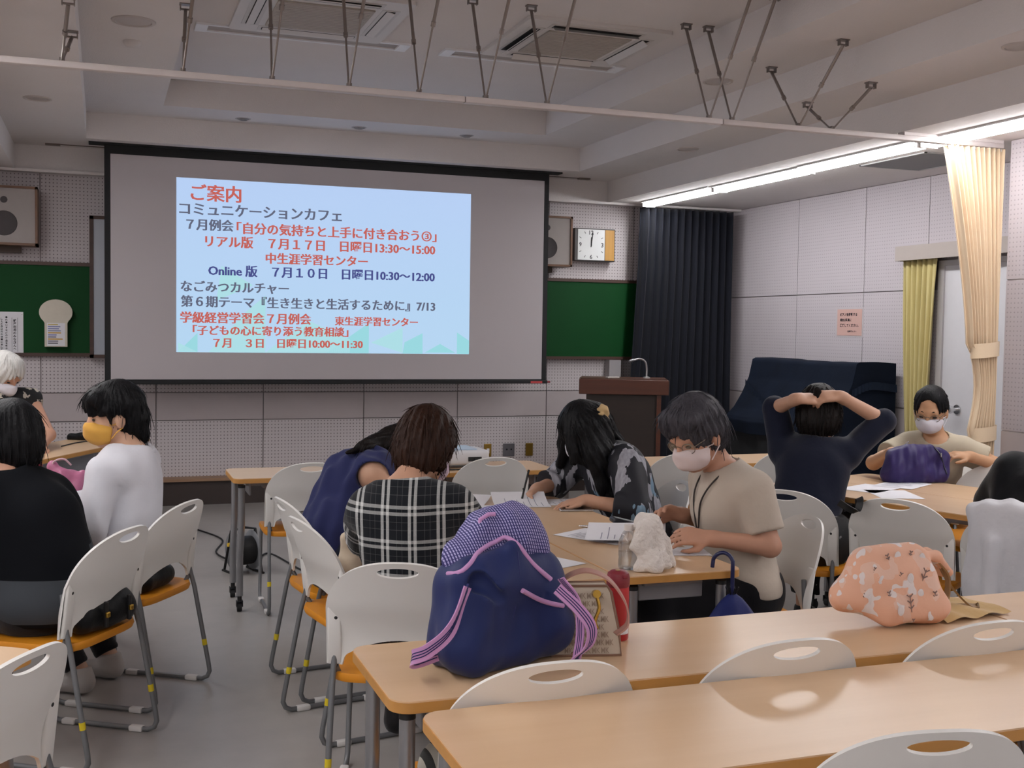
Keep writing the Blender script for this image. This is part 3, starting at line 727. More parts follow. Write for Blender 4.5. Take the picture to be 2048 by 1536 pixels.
# ================================================================== piano under its cover
pn = thing('covered_piano', 'upright piano under a dark navy ruffled cover', 'piano', (5.42, 7.98, 0))
m = bpy.data.materials.new('navy_cloth'); m.use_nodes = True; t = NT(m); f = t.noise(5, 4); t.base(t.mix(f, lin('10151e'), lin('182030'))); t.b.inputs['Roughness'].default_value = .9; t.b.inputs['Specular IOR Level'].default_value = .1; t.bump(t.noise(14, 3), .1, .02); MATS['navy_cloth'] = m
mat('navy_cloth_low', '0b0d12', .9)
HL = .735
prof = [(.37, 1.285), (.20, 1.293), (.03, 1.29), (.0, 1.275), (-.035, 1.12), (-.10, .98), (-.175, .86), (-.245, .79), (-.262, .76), (-.262, .66)]
def cov(u, v):
    i = u*(len(prof)-1); k = min(int(i), len(prof)-2); fr = i-k; x = prof[k][0]*(1-fr)+prof[k+1][0]*fr; z = prof[k][1]*(1-fr)+prof[k+1][1]*fr
    y = -HL+2*HL*v; w2 = .008*math.sin(9*v+4*u)*u + .004*math.sin(23*v+u*7)
    return (x+w2-.012*math.sin(PI*v)*(u > .2), y, z-.012*math.sin(PI*v)*(1 if u < .25 else .3)+w2*.5)
b = MB(); b.grid(cov, 64, 40)
for e in (0, 1):     # cloth ends
    rows = [cov(k/63, e) for k in range(64)]; o = len(b.v); b.add(rows, []); 
    bot = [(p[0], p[1]-(.01 if e == 0 else -.01), .66) for p in rows]; b.add(bot, []); b.f += [(o+k, o+k+1, o+65+k, o+64+k) for k in range(63)]
b.build('cover', 'navy_cloth', pn, 180)
b = MB(); b.bb((-.22, -HL+.03, .02), (.38, HL-.03, .74)); b.bb((.03, -HL+.02, .1), (.38, HL-.02, 1.27)); b.build('piano_case', 'navy_cloth_low', pn)
def ruffle(path, name, drop, nrm):
    P = bez(path, 14); n = len(P); b = MB(); vs = []; fs = []; L = 0
    for i in range(n):
        if i: L += (P[i]-P[i-1]).length
        for j in range(4):
            v = j/3; wv = .012*math.sin(L*2*PI/.034)*(.35+.65*v); vs.append(P[i]+Vector(nrm)*(.012+wv)+Vector((0, 0, -drop*v)))
    for i in range(n-1):
        for j in range(3): fs.append((i*4+j, i*4+j+1, i*4+j+5, i*4+j+4))
    b.add(vs, fs); b.build(name, mat('navy_ruffle', '1c2535', .85, spec=.15), pn, 180)
ruffle([(-.06, HL, 1.09), (-.115, .45, .99), (-.155, .15, .91), (-.15, -.12, .93), (-.10, -.45, 1.0), (-.05, -HL, 1.08)], 'ruffle', .055, (-.8, 0, .5))
ruffle([(-.04, -HL, 1.08), (.12, -HL-.012, 1.14), (.36, -HL-.012, 1.12)], 'ruffle', .06, (0, -1, 0))
b = MB()
def low(u, v): return (-.258+.012*math.sin(u*40)*(1-v), -HL+2*HL*u, .67*v+.02)
b.grid(low, 90, 6); b.build('drape', 'navy_cloth_low', pn, 180)
b = MB(); b.grid(lambda u, v: (-.25+.62*u, -HL-.012+.008*math.sin(u*30)*(1-v), .68*v+.02), 50, 6); b.build('drape', 'navy_cloth', pn, 180)

# ================================================================== curtains
def curtain(name, label, p0, p1, z0, z1, folds, amp, matn, widths=None, sub=None, thick=.004):
    """cloth hung from p0 to p1 (plan points); widths(v)->(start,end) fractions along the line at height v (0 bottom .. 1 top)"""
    p0, p1 = Vector(p0), Vector(p1); d = p1-p0; nrm = Vector((-d.y, d.x)).normalized()
    t = thing(name, label, 'curtain', (p0.x, p0.y, 0)); rr = random.Random(folds)
    ph = [rr.uniform(-.5, .5) for _ in range(folds+2)]
    def F(u, v):
        a, c = widths(v) if widths else (0, 1)
        q = d*(a+(c-a)*u); k = u*folds; s = math.sin(2*PI*k+.6*math.sin(3*v+ph[int(k)]))
        wv = amp*(s*.8+.3*math.sin(4*PI*k+1.3*v+ph[int(k)]*2))*(.75+.25*math.sin(2.1*v+ph[int(k)]*3))
        return (q.x+nrm.x*wv, q.y+nrm.y*wv, z0+(z1-z0)*v)
    b = MB(); b.grid(F, folds*12+1, 40); me = b.mesh('cloth'); 
    o = obj('cloth', me, matn, t); md = o.modifiers.new('s', 'SOLIDIFY'); md.thickness = thick; bpy.context.view_layer.update(); nm = bake(o); o.modifiers.clear(); o.data = nm; shade(nm, 180)
    return t
def cloth(name, c0, c1, sheen=.2, rough=.85):
    m = bpy.data.materials.new(name); m.use_nodes = True; t = NT(m); f = t.noise(6, 3); g = t.noise(400, 1)
    t.base(t.mix(t.math('ADD', t.math('MULTIPLY', f, .7), t.math('MULTIPLY', g, .3)), lin(c0), lin(c1))); t.b.inputs['Roughness'].default_value = rough; t.b.inputs['Sheen Weight'].default_value = sheen; t.b.inputs['Specular IOR Level'].default_value = .2
    t.bump(g, .1, .002); MATS[name] = m
cloth('curtain_black', '10121a', '181b26'); cloth('curtain_cream', 'ddc4a4', 'e8d3b6'); cloth('curtain_green', 'b9ab72', 'cabd88')
curtain('blackout_curtain', 'floor-length black curtain in the room corner behind the lectern', (4.60, 9.58), (5.80, 9.62), .02, 2.66, 13, .045, 'curtain_black', lambda v: (.10*min(1, v*1.25) if v < .9 else .105, .93+.02*(1-v)))
pc = curtain('partition_curtain', 'cream pleated partition curtain tied back against the wall', (4.79, 5.6), (5.24, 5.6), .06, 2.655, 11, .03, 'curtain_cream', lambda v: ((.0 if v > .97 else .0)+.50*(1-((v-.535)/.465)**1.35) if v > .535 else (.56+.10*math.sin((v-.33)/.2*PI) if v > .33 else .60-.2*(.33-v)), .97))
for z, x0 in ((1.42, 5.04), (.90, 5.06)):
    b = MB(); b.grid(lambda u, v: ((x0+5.236)/2+(5.236-x0)/2*1.05*math.cos(2*PI*u)-4.79, .05*math.sin(2*PI*u), z-.045+.09*v+.01*math.cos(2*PI*u)), 28, 3, True); b.build('tieback', 'curtain_cream', pc, 180)
    b = MB(); b.bb((5.215-4.79, -.012, z-.01), (5.235-4.79, .012, z+.045)); b.build('tieback_hook', 'strut_steel', pc)
b = MB()
for k in range(9): b = MB(); b.cyl((.02+k*.05, 0, 2.64), (.02+k*.05, 0, 2.662), .006, n=8); b.build('runner', 'glide_white', pc)
curtain('door_curtain', 'yellow-green gathered curtain hanging beside the door', (5.79, 6.80), (5.79, 7.19), .45, 2.09, 6, .028, 'curtain_green', lambda v: (.03+.20*(1-v)**.8, .99-.22*(1-v)))
pb = thing('curtain_pelmet', 'grey-beige curtain box above the side door', 'pelmet', (5.79, 6.58, 2.125))
mat('pelmet_paint', 'a69c96', .55, var=.03)
MB().bb((-.075, -.625, -.055), (-.06, .625, .055)).build('front_board', 'pelmet_paint', pb); MB().bb((-.06, -.625, .045), (.075, .625, .055)).build('top_board', 'pelmet_paint', pb)
for s in (-1, 1): MB().bb((-.06, s*.62-.006, -.055), (.075, s*.62+.006, .045)).build('side_board', 'pelmet_paint', pb)
MB().cyl((0, -.6, .01), (0, .6, .01), .012).build('curtain_rod', 'strut_steel', pb)
# ================================================================== people: smooth volumes turned into one surface
def V3(*a): return np.array(a, dtype=np.float64)
def unit(v): v = np.asarray(v, float); return v/np.linalg.norm(v)
class SDF:
    def __init__(s, lo, hi, h):
        s.lo = np.asarray(lo, float); s.h = h; s.n = np.ceil((np.asarray(hi, float)-s.lo)/h).astype(int)+1
        s.d = np.full(s.n, 1.0, np.float32)
        s.ax = [s.lo[i]+h*np.arange(s.n[i]) for i in range(3)]
    def sub(s, lo, hi):
        a = np.clip(np.floor((np.asarray(lo)-s.lo)/s.h).astype(int), 0, s.n-1); b = np.clip(np.ceil((np.asarray(hi)-s.lo)/s.h).astype(int)+1, 1, s.n)
        sl = tuple(slice(a[i], b[i]) for i in range(3)); g = np.meshgrid(*[s.ax[i][sl[i]].astype(np.float32) for i in range(3)], indexing='ij', sparse=True)
        return sl, g
    def put(s, sl, q, k, op='u'):
        d = s.d[sl]
        if op == 'u': hh = np.maximum(k-np.abs(d-q), 0)/max(k, 1e-6); s.d[sl] = np.minimum(d, q)-hh*hh*k*.25
        elif op == 's': s.d[sl] = np.maximum(d, -q)
        elif op == 'i': s.d[sl] = np.maximum(d, q)
    def cap(s, a, b, ra, rb=None, k=.02, op='u', cut=None):
        a = np.asarray(a, float); b = np.asarray(b, float); rb = ra if rb is None else rb; m = max(ra, rb)+k+3*s.h
        sl, g = s.sub(np.minimum(a, b)-m, np.maximum(a, b)+m); ab = b-a; L2 = max(ab@ab, 1e-9)
        p = [g[i]-a[i] for i in range(3)]; t = np.clip((p[0]*ab[0]+p[1]*ab[1]+p[2]*ab[2])/L2, 0, 1)
        q = np.sqrt(sum((p[i]-t*ab[i])**2 for i in range(3)))-(ra+(rb-ra)*t)
        if cut: 
            u = ab/math.sqrt(L2); q = np.maximum(q, sum((g[i]-b[i])*u[i] for i in range(3)))
        s.put(sl, q, k, op); return s
    def ell(s, c, r, R=None, k=.02, op='u'):
        c = np.asarray(c, float); r = np.asarray(r, float); R = np.eye(3) if R is None else R; m = r.max()+k+3*s.h
        sl, g = s.sub(c-m, c+m); p = [g[i]-c[i] for i in range(3)]
        l = [p[0]*R[0][j]+p[1]*R[1][j]+p[2]*R[2][j] for j in range(3)]
        k0 = np.sqrt(sum((l[j]/r[j])**2 for j in range(3))); k1 = np.sqrt(sum((l[j]/r[j]**2)**2 for j in range(3)))
        q = np.where(k0 < 1e-3, -r.min(), k0*(k0-1)/np.maximum(k1, 1e-6)); s.put(sl, q.astype(np.float32), k, op); return s
    def box(s, c, hf, R=None, r=.0, k=.02, op='u', taper=0.0):
        c = np.asarray(c, float); hf = np.asarray(hf, float); R = np.eye(3) if R is None else R; m = np.linalg.norm(hf)+k+r+3*s.h
        sl, g = s.sub(c-m, c+m); p = [g[i]-c[i] for i in range(3)]; l = [p[0]*R[0][j]+p[1]*R[1][j]+p[2]*R[2][j] for j in range(3)]
        sc = 1-taper*(l[2]/hf[2]+1)/2 if taper else 1.0
        q = [np.abs(l[j])/(sc if j < 2 else 1.0)-(hf[j]-r) for j in range(3)]
        d = np.sqrt(sum(np.maximum(x, 0)**2 for x in q))+np.minimum(np.maximum(np.maximum(q[0], q[1]), q[2]), 0)-r
        s.put(sl, d.astype(np.float32), k, op); return s
    def locks(s, c, R, amp, n, seed=0):
        g = np.meshgrid(*[a.astype(np.float32) for a in s.ax], indexing='ij', sparse=True); p = [g[i]-c[i] for i in range(3)]; l = [p[0]*R[0][j]+p[1]*R[1][j]+p[2]*R[2][j] for j in range(3)]
        th = np.arctan2(l[0], l[1]+.015); z = l[2]
        s.d += (amp*(np.sin(n*th+2.2*np.sin(5*th+seed)+9*z)+.6*np.sin(n*2.3*th+seed-14*z))*np.clip((.125-z)/.06, .15, 1)).astype(np.float32); return s
    def plane(s, p, n, op='i'):
        n = unit(n); g = np.meshgrid(*[a.astype(np.float32) for a in s.ax], indexing='ij', sparse=True)
        q = sum((g[i]-p[i])*n[i] for i in range(3)); s.d = np.maximum(s.d, q if op == 'i' else -q).astype(np.float32); return s
    def wave(s, amp, freq, seed=0, n=5, stretch=(1,1,1)):
        r = random.Random(seed); g = np.meshgrid(*[a.astype(np.float32) for a in s.ax], indexing='ij', sparse=True)
        for _ in range(n):
            v = unit([r.gauss(0,1)*stretch[0], r.gauss(0,1)*stretch[1], r.gauss(0,1)*stretch[2]])*freq*r.uniform(.6, 1.6); ph = r.uniform(0, 6.28)
            s.d += (amp/n**.5*np.sin(g[0]*v[0]+g[1]*v[1]+g[2]*v[2]+ph)).astype(np.float32)
        return s
    def mesh(s, name, origin=(0,0,0), smooth=1, uv=None):
        d = s.d; S = d < 0; n = d.shape
        c = [S[a:n[0]-1+a, b:n[1]-1+b, e:n[2]-1+e] for a in (0,1) for b in (0,1) for e in (0,1)]
        cnt = sum(x.astype(np.int8) for x in c); act = (cnt > 0) & (cnt < 8); I = np.argwhere(act); N = len(I)
        idx = np.full(act.shape, -1, np.int64); idx[act] = np.arange(N)
        acc = np.zeros((N, 3)); num = np.zeros(N)
        for axn in range(3):
            for u in (0, 1):
                for v in (0, 1):
                    o = np.zeros(3, int); oth = [i for i in range(3) if i != axn]; o[oth[0]] = u; o[oth[1]] = v; o2 = o.copy(); o2[axn] = 1
                    A = d[tuple((I+o).T)]; B = d[tuple((I+o2).T)]; x = (A < 0) != (B < 0); t = np.where(x, A/np.where(x, A-B, 1), 0)
                    pt = o+np.outer(t, o2-o); acc += pt*x[:, None]; num += x
        P = (I+acc/num[:, None])*s.h+s.lo
        F = []
        for axn in range(3):
            o1, o2 = [i for i in range(3) if i != axn]
            if axn == 1: o1, o2 = o2, o1
            sa = [slice(1, -1)]*3; sb = [slice(1, -1)]*3; sa[axn] = slice(0, n[axn]-1); sb[axn] = slice(1, n[axn])
            a, b = S[tuple(sa)], S[tuple(sb)]; E = np.argwhere(a != b)
            off = np.ones(3, int); off[axn] = 0; E = E+off; fl = S[tuple(E.T)]
            def cell(p, q):
                e = E.copy(); e[:, o1] -= p; e[:, o2] -= q; return idx[tuple(e.T)]
            q = np.stack([cell(1,1), cell(0,1), cell(0,0), cell(1,0)], 1); q[~fl] = q[~fl][:, ::-1]; F.append(q)
        F = np.concatenate(F); F = F[(F >= 0).all(1)]
        for _ in range(smooth):
            a = np.zeros_like(P); m = np.zeros(N)
            for i in range(4):
                for j in ((i+1) % 4, (i-1) % 4): np.add.at(a, F[:, i], P[F[:, j]]); np.add.at(m, F[:, i], 1)
            P = P*.45+.55*a/np.maximum(m, 1)[:, None]
        W = P.copy(); P = P-np.asarray(origin)
        me = bpy.data.meshes.new(name); me.vertices.add(N); me.vertices.foreach_set('co', P.astype(np.float32).ravel())
        me.loops.add(len(F)*4); me.loops.foreach_set('vertex_index', F.ravel().astype(np.int32)); me.polygons.add(len(F)); me.polygons.foreach_set('loop_start', np.arange(0, len(F)*4, 4, dtype=np.int32))
        me.update(calc_edges=True); me.validate(); me.polygons.foreach_set('use_smooth', [True]*len(me.polygons))
        if uv is not None:
            at = me.attributes.new('cloth', 'FLOAT_VECTOR', 'POINT'); at.data.foreach_set('vector', uv(W).astype(np.float32).ravel())
        return me

def skinmat(name, c):
    m = bpy.data.materials.new(name); m.use_nodes = True; t = NT(m); f = t.noise(30, 4); c = lin(c)
    t.base(t.mix(f, tuple(v*.9 for v in c[:3])+(1,), c)); t.b.inputs['Roughness'].default_value = .5; t.b.inputs['Subsurface Weight'].default_value = .0; t.b.inputs['Specular IOR Level'].default_value = .35; MATS[name] = m
def hairmat(name, c0, c1, rough=.5):
    m = bpy.data.materials.new(name); m.use_nodes = True; t = NT(m)
    v = t.mapping(t.coord(), (120, 120, 9)); f = t.noise(1.0, 4, v, .6)
    t.base(t.mix(f, lin(c0), lin(c1))); t.b.inputs['Roughness'].default_value = rough; t.b.inputs['Specular IOR Level'].default_value = .16
    t.bump(f, .6, .006); MATS[name] = m
def fabric(name, c, rough=.85, bump=.12, sheen=.15, var=.08, bscale=18):
    m = bpy.data.materials.new(name); m.use_nodes = True; t = NT(m); f = t.noise(8, 4); c = lin(c)
    t.base(t.mix(f, tuple(v*(1-var) for v in c[:3])+(1,), tuple(min(1, v*(1+var)) for v in c[:3])+(1,))); t.b.inputs['Roughness'].default_value = rough; t.b.inputs['Sheen Weight'].default_value = sheen; t.b.inputs['Specular IOR Level'].default_value = .2
    t.bump(t.noise(bscale, 3), bump, .02); MATS[name] = m
skinmat('skin_a', 'c79a80'); skinmat('skin_b', 'bf9078'); skinmat('skin_c', 'd0a68c'); skinmat('skin_d', 'c49876')
hairmat('hair_black', '08080a', '141417'); hairmat('hair_brown', '1a0f0b', '3a2115'); hairmat('hair_dark', '0d0a0a', '1c1513'); hairmat('hair_grey', '17161a', '55535a'); hairmat('hair_white', 'b9b7b4', 'dcdad6')
fabric('white_jersey', 'd5d5dc', bump=.2); fabric('black_knit', '0c0e13'); fabric('grey_knit', '44474c'); fabric('beige_jersey', 'b9ad9f', bump=.15); fabric('navy_rib', '12172a'); fabric('navy_dress', '272c55', sheen=.1); fabric('linen', 'b3a894', bump=.1); fabric('black_trouser', '131318'); fabric('denim_dark', '1c2030'); fabric('mask_white', 'd4d2da', .8); fabric('mask_pink', 'd6c6c4', .8); fabric('mask_yellow', 'd3a04a', .8); fabric('mask_lilac', 'cdb9cc', .8); fabric('shoe_white', 'b5b1ae', .6); fabric('shoe_dark', '1b1a1c', .6); fabric('scrunchie', 'c3a679', .8)
mat('glasses_metal', '7d7468', .3, .8); mat('eye_dark', '1a1210', .3); mat('lens_glass', 'dfe3e8', .05, trans=1.0, alpha=.25); mat('lip', '9a5a4e', .5)
# plaid
m = bpy.data.materials.new('plaid'); m.use_nodes = True; t = NT(m)
u, v, _ = t.xyz(t.attr('cloth'))[:3] if False else (lambda o: (o[0], o[1], o[2]))(t.xyz(t.attr('cloth')))
def stripe(t, c, period, bands):
    f = t.math('FRACT', t.math('ADD', t.math('DIVIDE', c, period), 50.0)); out = None
    for a, b, s_ in bands:
        k = t.math('MULTIPLY', t.math('MULTIPLY', t.math('GREATER_THAN', f, a), t.math('LESS_THAN', f, b)), s_); out = k if out is None else t.math('MAXIMUM', out, k)
    return out
su = stripe(t, u, .090, [(.28, .39, .6), (.48, .59, .6), (.86, .88, .07), (.05, .07, .07)]); sv = stripe(t, v, .108, [(.28, .38, .45), (.47, .57, .45), (.85, .87, .07), (.08, .10, .07)])
k = t.math('MINIMUM', t.math('ADD', su, sv), 1.0); n = t.noise(180, 2); k = t.math('MULTIPLY', k, t.math('ADD', .72, t.math('MULTIPLY', n, .5)))
t.base(t.mix(k, lin('12151b'), lin('c9cac8'))); t.b.inputs['Roughness'].default_value = .85; t.b.inputs['Specular IOR Level'].default_value = .2; t.b.inputs['Sheen Weight'].default_value = .1; MATS['plaid'] = m
# dark blouse with pale brushed leaves
m = bpy.data.materials.new('leaf_print'); m.use_nodes = True; t = NT(m)
v0 = t.mapping(t.coord(), (16, 16, 4.2), (.25, .15, .3)); f = t.noise(1.0, 3, v0, .55); v1 = t.mapping(t.coord(), (60, 60, 9), (.2, .1, 0)); g = t.noise(1.0, 2, v1)
k = t.math('MULTIPLY', t.math('GREATER_THAN', f, .545), t.math('ADD', .35, t.math('MULTIPLY', g, .9))); bl = t.math('GREATER_THAN', t.noise(3.0, 1), .58)
t.base(t.mix(k, lin('12131d'), t.mix(bl, lin('a3a3ac'), lin('7d9bb2')))); t.b.inputs['Roughness'].default_value = .7; MATS['leaf_print'] = m
# black and white bold print
m = bpy.data.materials.new('bold_print'); m.use_nodes = True; t = NT(m)
f = t.noise(11, 3, None, .6); t.base(t.mix(t.math('GREATER_THAN', f, .53), lin('121113'), lin('b0a79a'))); t.b.inputs['Roughness'].default_value = .8; MATS['bold_print'] = m
m = bpy.data.materials.new('flower_black'); m.use_nodes = True; t = NT(m)
f = t.noise(22, 3, None, .6); t.base(t.mix(t.math('GREATER_THAN', f, .64), lin('121215'), lin('8b8a8c'))); t.b.inputs['Roughness'].default_value = .8; MATS['flower_black'] = m
# black tunic with grey patches at the hem: bands by height
m = bpy.data.materials.new('patch_tunic'); m.use_nodes = True; t = NT(m)
p = t.xyz(t.attr('cloth'))
def rng_(t, c, a, b): return t.math('MULTIPLY', t.math('GREATER_THAN', c, a), t.math('LESS_THAN', c, b))
k = t.math('MAXIMUM', t.math('MULTIPLY', rng_(t, p[1], .63, .725), t.math('GREATER_THAN', p[0], .13)), t.math('MULTIPLY', rng_(t, p[1], .48, .63), t.math('LESS_THAN', p[0], .13)))
t.base(t.mix(k, lin('0d0f14'), lin('42464b'))); t.b.inputs['Roughness'].default_value = .9; t.b.inputs['Specular IOR Level'].default_value = .15; MATS['patch_tunic'] = m

def frame(fwd, upv):
    f = unit(fwd); r = unit(np.cross(f, upv)); u = np.cross(r, f); return np.stack([r, f, u], 1)       # columns: right, forward, up
def add_hand(s, wr, d, pn, side, curl=.5, scale=1.0, spread=.10):
    """five fingers; d points from wrist to knuckles, pn is the palm normal, side=+1 puts the thumb on d x pn"""
    d = unit(d); pn = unit(np.asarray(pn)-d*np.dot(pn, d)); th = np.cross(d, pn)*side; wr = np.asarray(wr, float); S = scale
    s.ell(wr+d*.045*S, (.036*S, .050*S, .016*S), np.stack([th, d, pn], 1), k=.012)
    for i, (off, L) in enumerate(((.030, .068), (.010, .076), (-.010, .070), (-.029, .054))):
        kn = wr+d*(.082-.004*abs(i-1))*S+th*off*S
        s.cap(wr+d*.02*S+th*off*.5*S, kn, .0115*S, .0105*S, k=.012)
        a = curl*.55; v1 = unit(d*math.cos(a)+pn*math.sin(a)+th*off*spread*10*.3); k1 = kn+v1*L*.46*S; s.cap(kn, k1, .0100*S, .0088*S, k=.003)
        a = curl*1.5; v2 = unit(d*math.cos(a)+pn*math.sin(a)+th*off*spread*2); k2 = k1+v2*L*.32*S; s.cap(k1, k2, .0088*S, .0080*S, k=.002)
        a = curl*2.1; v3 = unit(d*math.cos(a)+pn*math.sin(a)); s.cap(k2, k2+v3*L*.26*S, .0080*S, .0068*S, k=.002)
    t0 = wr+d*.022*S+th*.022*S; t1 = t0+(d*.55+th*.65+pn*.35*min(1, curl+.3))*.038*S; t2 = t1+unit(d*.9+th*.1+pn*.5*curl)*.032*S; t3 = t2+unit(d*.95-th*.15*curl+pn*.6*curl)*.024*S
    s.cap(t0, t1, .0145*S, .0115*S, k=.010); s.cap(t1, t2, .0112*S, .0098*S, k=.003); s.cap(t2, t3, .0098*S, .0078*S, k=.002)

def torso(s, J, i, k=.05):
    pel, nk, L, Rr = (np.asarray(J[x], float) for x in ('pel', 'neck', 'Lsh', 'Rsh')); sp = nk-pel; up_ = unit(sp); rt_ = unit(Rr-L); fw_ = unit(np.cross(up_, rt_)); rt_ = np.cross(fw_, up_); Rm = np.stack([rt_, fw_, up_], 1)
    f = np.array([J['f'][0], J['f'][1], 0.]); r0 = np.array([f[1], -f[0], 0.]); W = J.get('w', 1.0); Rp = np.stack([r0, f, V3(0,0,1)], 1)
    s.ell(pel, V3(.170*W, .125, .115)+i, Rp, k=k); mid = pel+sp*.36-fw_*.005; s.ell(mid, V3(.138*W, .105, .15)+i, Rm, k=k)
    ch = pel+sp*.68; s.ell(ch, V3(.150*W, .108, .155)+i, Rm, k=k)
    if J.get('bust', 1): s.ell(pel+sp*.66+fw_*.055, V3(.115, .07, .075)+i, Rm, k=k)
    a = L+(Rr-L)*.08; b = L+(Rr-L)*.92; s.cap(a, b, .058+i, k=k); s.cap(nk-up_*.045, L, .05+i, .05+i, k=k); s.cap(nk-up_*.045, Rr, .05+i, .05+i, k=k)
    return Rm, fw_, up_
def arm(s, J, sd, i, upto=2.0, k=.03, sc=1.0):
    S, E, Wr = (np.asarray(J[sd+x], float) for x in ('sh', 'el', 'wr'))
    t = min(1, upto); s.cap(S, S+(E-S)*t, (.049+i)*sc, ((.049+i)+(.039-.049)*t)*sc, k=k, cut=upto < 1)
    if upto > 1: t = upto-1; s.cap(E, E+(Wr-E)*t, (.039+i)*sc, (.039+i+(.027-.039)*t)*sc, k=k*.6, cut=upto < 2)
def legs(s, J, i, upto=2.0, k=.03):
    pel = np.asarray(J['pel'], float); f = np.array([J['f'][0], J['f'][1], 0.]); r0 = np.array([f[1], -f[0], 0.]); out = []
    for q in (-1, 1):
        if J.get('stand'): hip = pel+r0*q*.085; kn = hip+f*.02+V3(0,0,-.42); an = kn-f*.03+V3(0,0,-.41)
        else: hip = pel+r0*q*.085+V3(0,0,-.035); kn = hip+f*.40+r0*q*.02+V3(0,0,.01); an = kn+f*J.get('shin', .02)+V3(0,0,-(kn[2]-.09))
        s.cap(hip, kn, .085+i, .058+i, k=k)
        if upto > 1: s.cap(kn, kn+(an-kn)*min(1, upto-1), .056+i, .036+i, k=k, cut=upto < 2)
        out.append((hip, kn, an, f))
    return out
def person(label, J, skin, top, bottom, hair, hairmat_, mask=None, hs=1.06, shoes='shoe_dark', eyes=True, ears=True, top_kw=None, bottom_kw=None, hand=None, glasses=False, vox=.0068, topfn=None, topname='shirt', ns=240):
    pel = np.asarray(J['pel'], float); base = V3(pel[0], pel[1], 0); t = thing('person', label, 'person', tuple(base))
    HR = frame(J['hf'], J.get('hu', (0, 0, 1))); hc = np.asarray(J['head'], float); Hp = lambda x, y, z: hc+HR@(V3(x, y, z)*hs)
    pts = [np.asarray(J[k], float) for k in ('pel', 'neck', 'head', 'Lsh', 'Rsh', 'Lel', 'Rel', 'Lwr', 'Rwr')]
    f = np.array([J['f'][0], J['f'][1], 0.]); pts += [pel+f*.62, pel-f*.1]
    lo = np.min(pts, 0)-.24; hi = np.max(pts, 0)+.24; lo[2] = -.02
    s = SDF(lo, hi, vox)
    torso(s, J, 0.0); arm(s, J, 'L', 0); arm(s, J, 'R', 0); lg = legs(s, J, 0)
    for hip, kn, an, ff in lg: s.cap(an+V3(0,0,-.03), an+ff*.14+V3(0,0,-.055), .034, .026, k=.03)
    nk = np.asarray(J['neck'], float); s.cap(nk+V3(0,0,-.02), Hp(0, -.022, -.05), .052, .050*hs, k=.03)
    s.ell(Hp(0, -.012, .022), V3(.073, .090, .092)*hs, HR, k=.02); s.ell(Hp(0, .028, -.035), V3(.058, .060, .074)*hs, HR, k=.03); s.ell(Hp(0, .050, -.088), V3(.032, .032, .024)*hs, HR, k=.03)
    s.cap(Hp(0, .086, .004), Hp(0, .101, -.030), .008*hs, .012*hs, k=.012); s.cap(Hp(-.035, .070, .020), Hp(.035, .070, .020), .012*hs, k=.02)
    if ears:
        for q in (-1, 1): s.ell(Hp(q*.074, -.008, -.018), V3(.010, .020, .031)*hs, HR, k=.008)
    for sd, q in (('L', -1), ('R', 1)):
        hd = (hand or {}).get(sd)
        wr = np.asarray(J[sd+'wr'], float); el = np.asarray(J[sd+'el'], float); d0 = unit(wr-el)
        if hd is None: hd = dict(d=d0+V3(0,0,-.1), pn=(0,0,-1), curl=.35)
        s.cap(wr-d0*.02, wr+unit(hd['d'])*.02, .027, .022, k=.02); add_hand(s, wr, hd['d'], hd['pn'], q if hd.get('flip') else -q, hd.get('curl', .4), hd.get('s', 1.0))
    obj('body', s.mesh('body', base), skin, t)
    if eyes:
        for q in (-1, 1):
            mb = MB(); mb.lathe([(.0, -.004), (.010, -.003), (.013, .0), (.010, .003), (.0, .004)], n=14)
            M = Matrix([list(HR[i]) for i in range(3)]); mb.v = [tuple(Vector(tuple(Hp(q*.031, .0785, -.002)-base)) + M @ Vector((v[0]*1.0*hs, v[2]*1.2*hs, v[1]*.42*hs))) for v in mb.v]; mb.build('eye', 'eye_dark', t, 60)
            mb = MB(); mb.tube([tuple(Hp(q*x, y, z)-base) for x, y, z in ((.014, .082, .024), (.028, .080, .029), (.044, .072, .024))], [.0022, .0032, .0016], 8); mb.build('eyebrow', hairmat_, t, 60)
    # clothing
    kw = dict(upto=.9, infl=.016, amp=.004, seed=1); kw.update(top_kw or {})
    c = SDF(lo, hi, vox); tj = dict(J)
    Rm, fw_, up_ = torso(c, tj, kw['infl'])
    for sd in 'LR':
        if kw['upto'] > 0: arm(c, J, sd, kw['infl']+kw.get('sleeve', .006), kw['upto'], k=.018)
    if topfn: topfn(c, J, Rm, fw_, up_)
    if kw.get('hem') is not None: c.plane((0, 0, kw['hem']), (0, 0, -1))
    c.wave(kw['amp'], kw.get('freq', 38), kw['seed'], 6, kw.get('stretch', (1, 1, .45))); 
    nc = nk+up_*kw.get('nup', .035)+fw_*.02; c.ell(nc, V3(kw.get('nw', .085), kw.get('nd', .085), kw.get('nh', .06)), Rm, op='s'); c.plane(nk+up_*kw.get('ntop', .045), up_)
    if kw['upto'] <= 0:
        for sd in 'LR':
            S = np.asarray(J[sd+'sh'], float); ctr = (np.asarray(J['Lsh'], float)+np.asarray(J['Rsh'], float))/2; o = unit(S-ctr); c.cap(S+o*kw.get('hole', .030)-up_*.015, S+o*.2-up_*.04, .066, .11, op='s')
    obj(topname, c.mesh(topname, base, 1, kw.get('uv')), top, t)
    b = SDF(V3(lo[0], lo[1], 0), V3(hi[0], hi[1], pel[2]+.2), vox*1.25)
    bk = dict(upto=1.95, infl=.014); bk.update(bottom_kw or {})
    f0 = np.array([J['f'][0], J['f'][1], 0.]); Rp = np.stack([np.array([f0[1], -f0[0], 0.]), f0, V3(0,0,1)], 1)
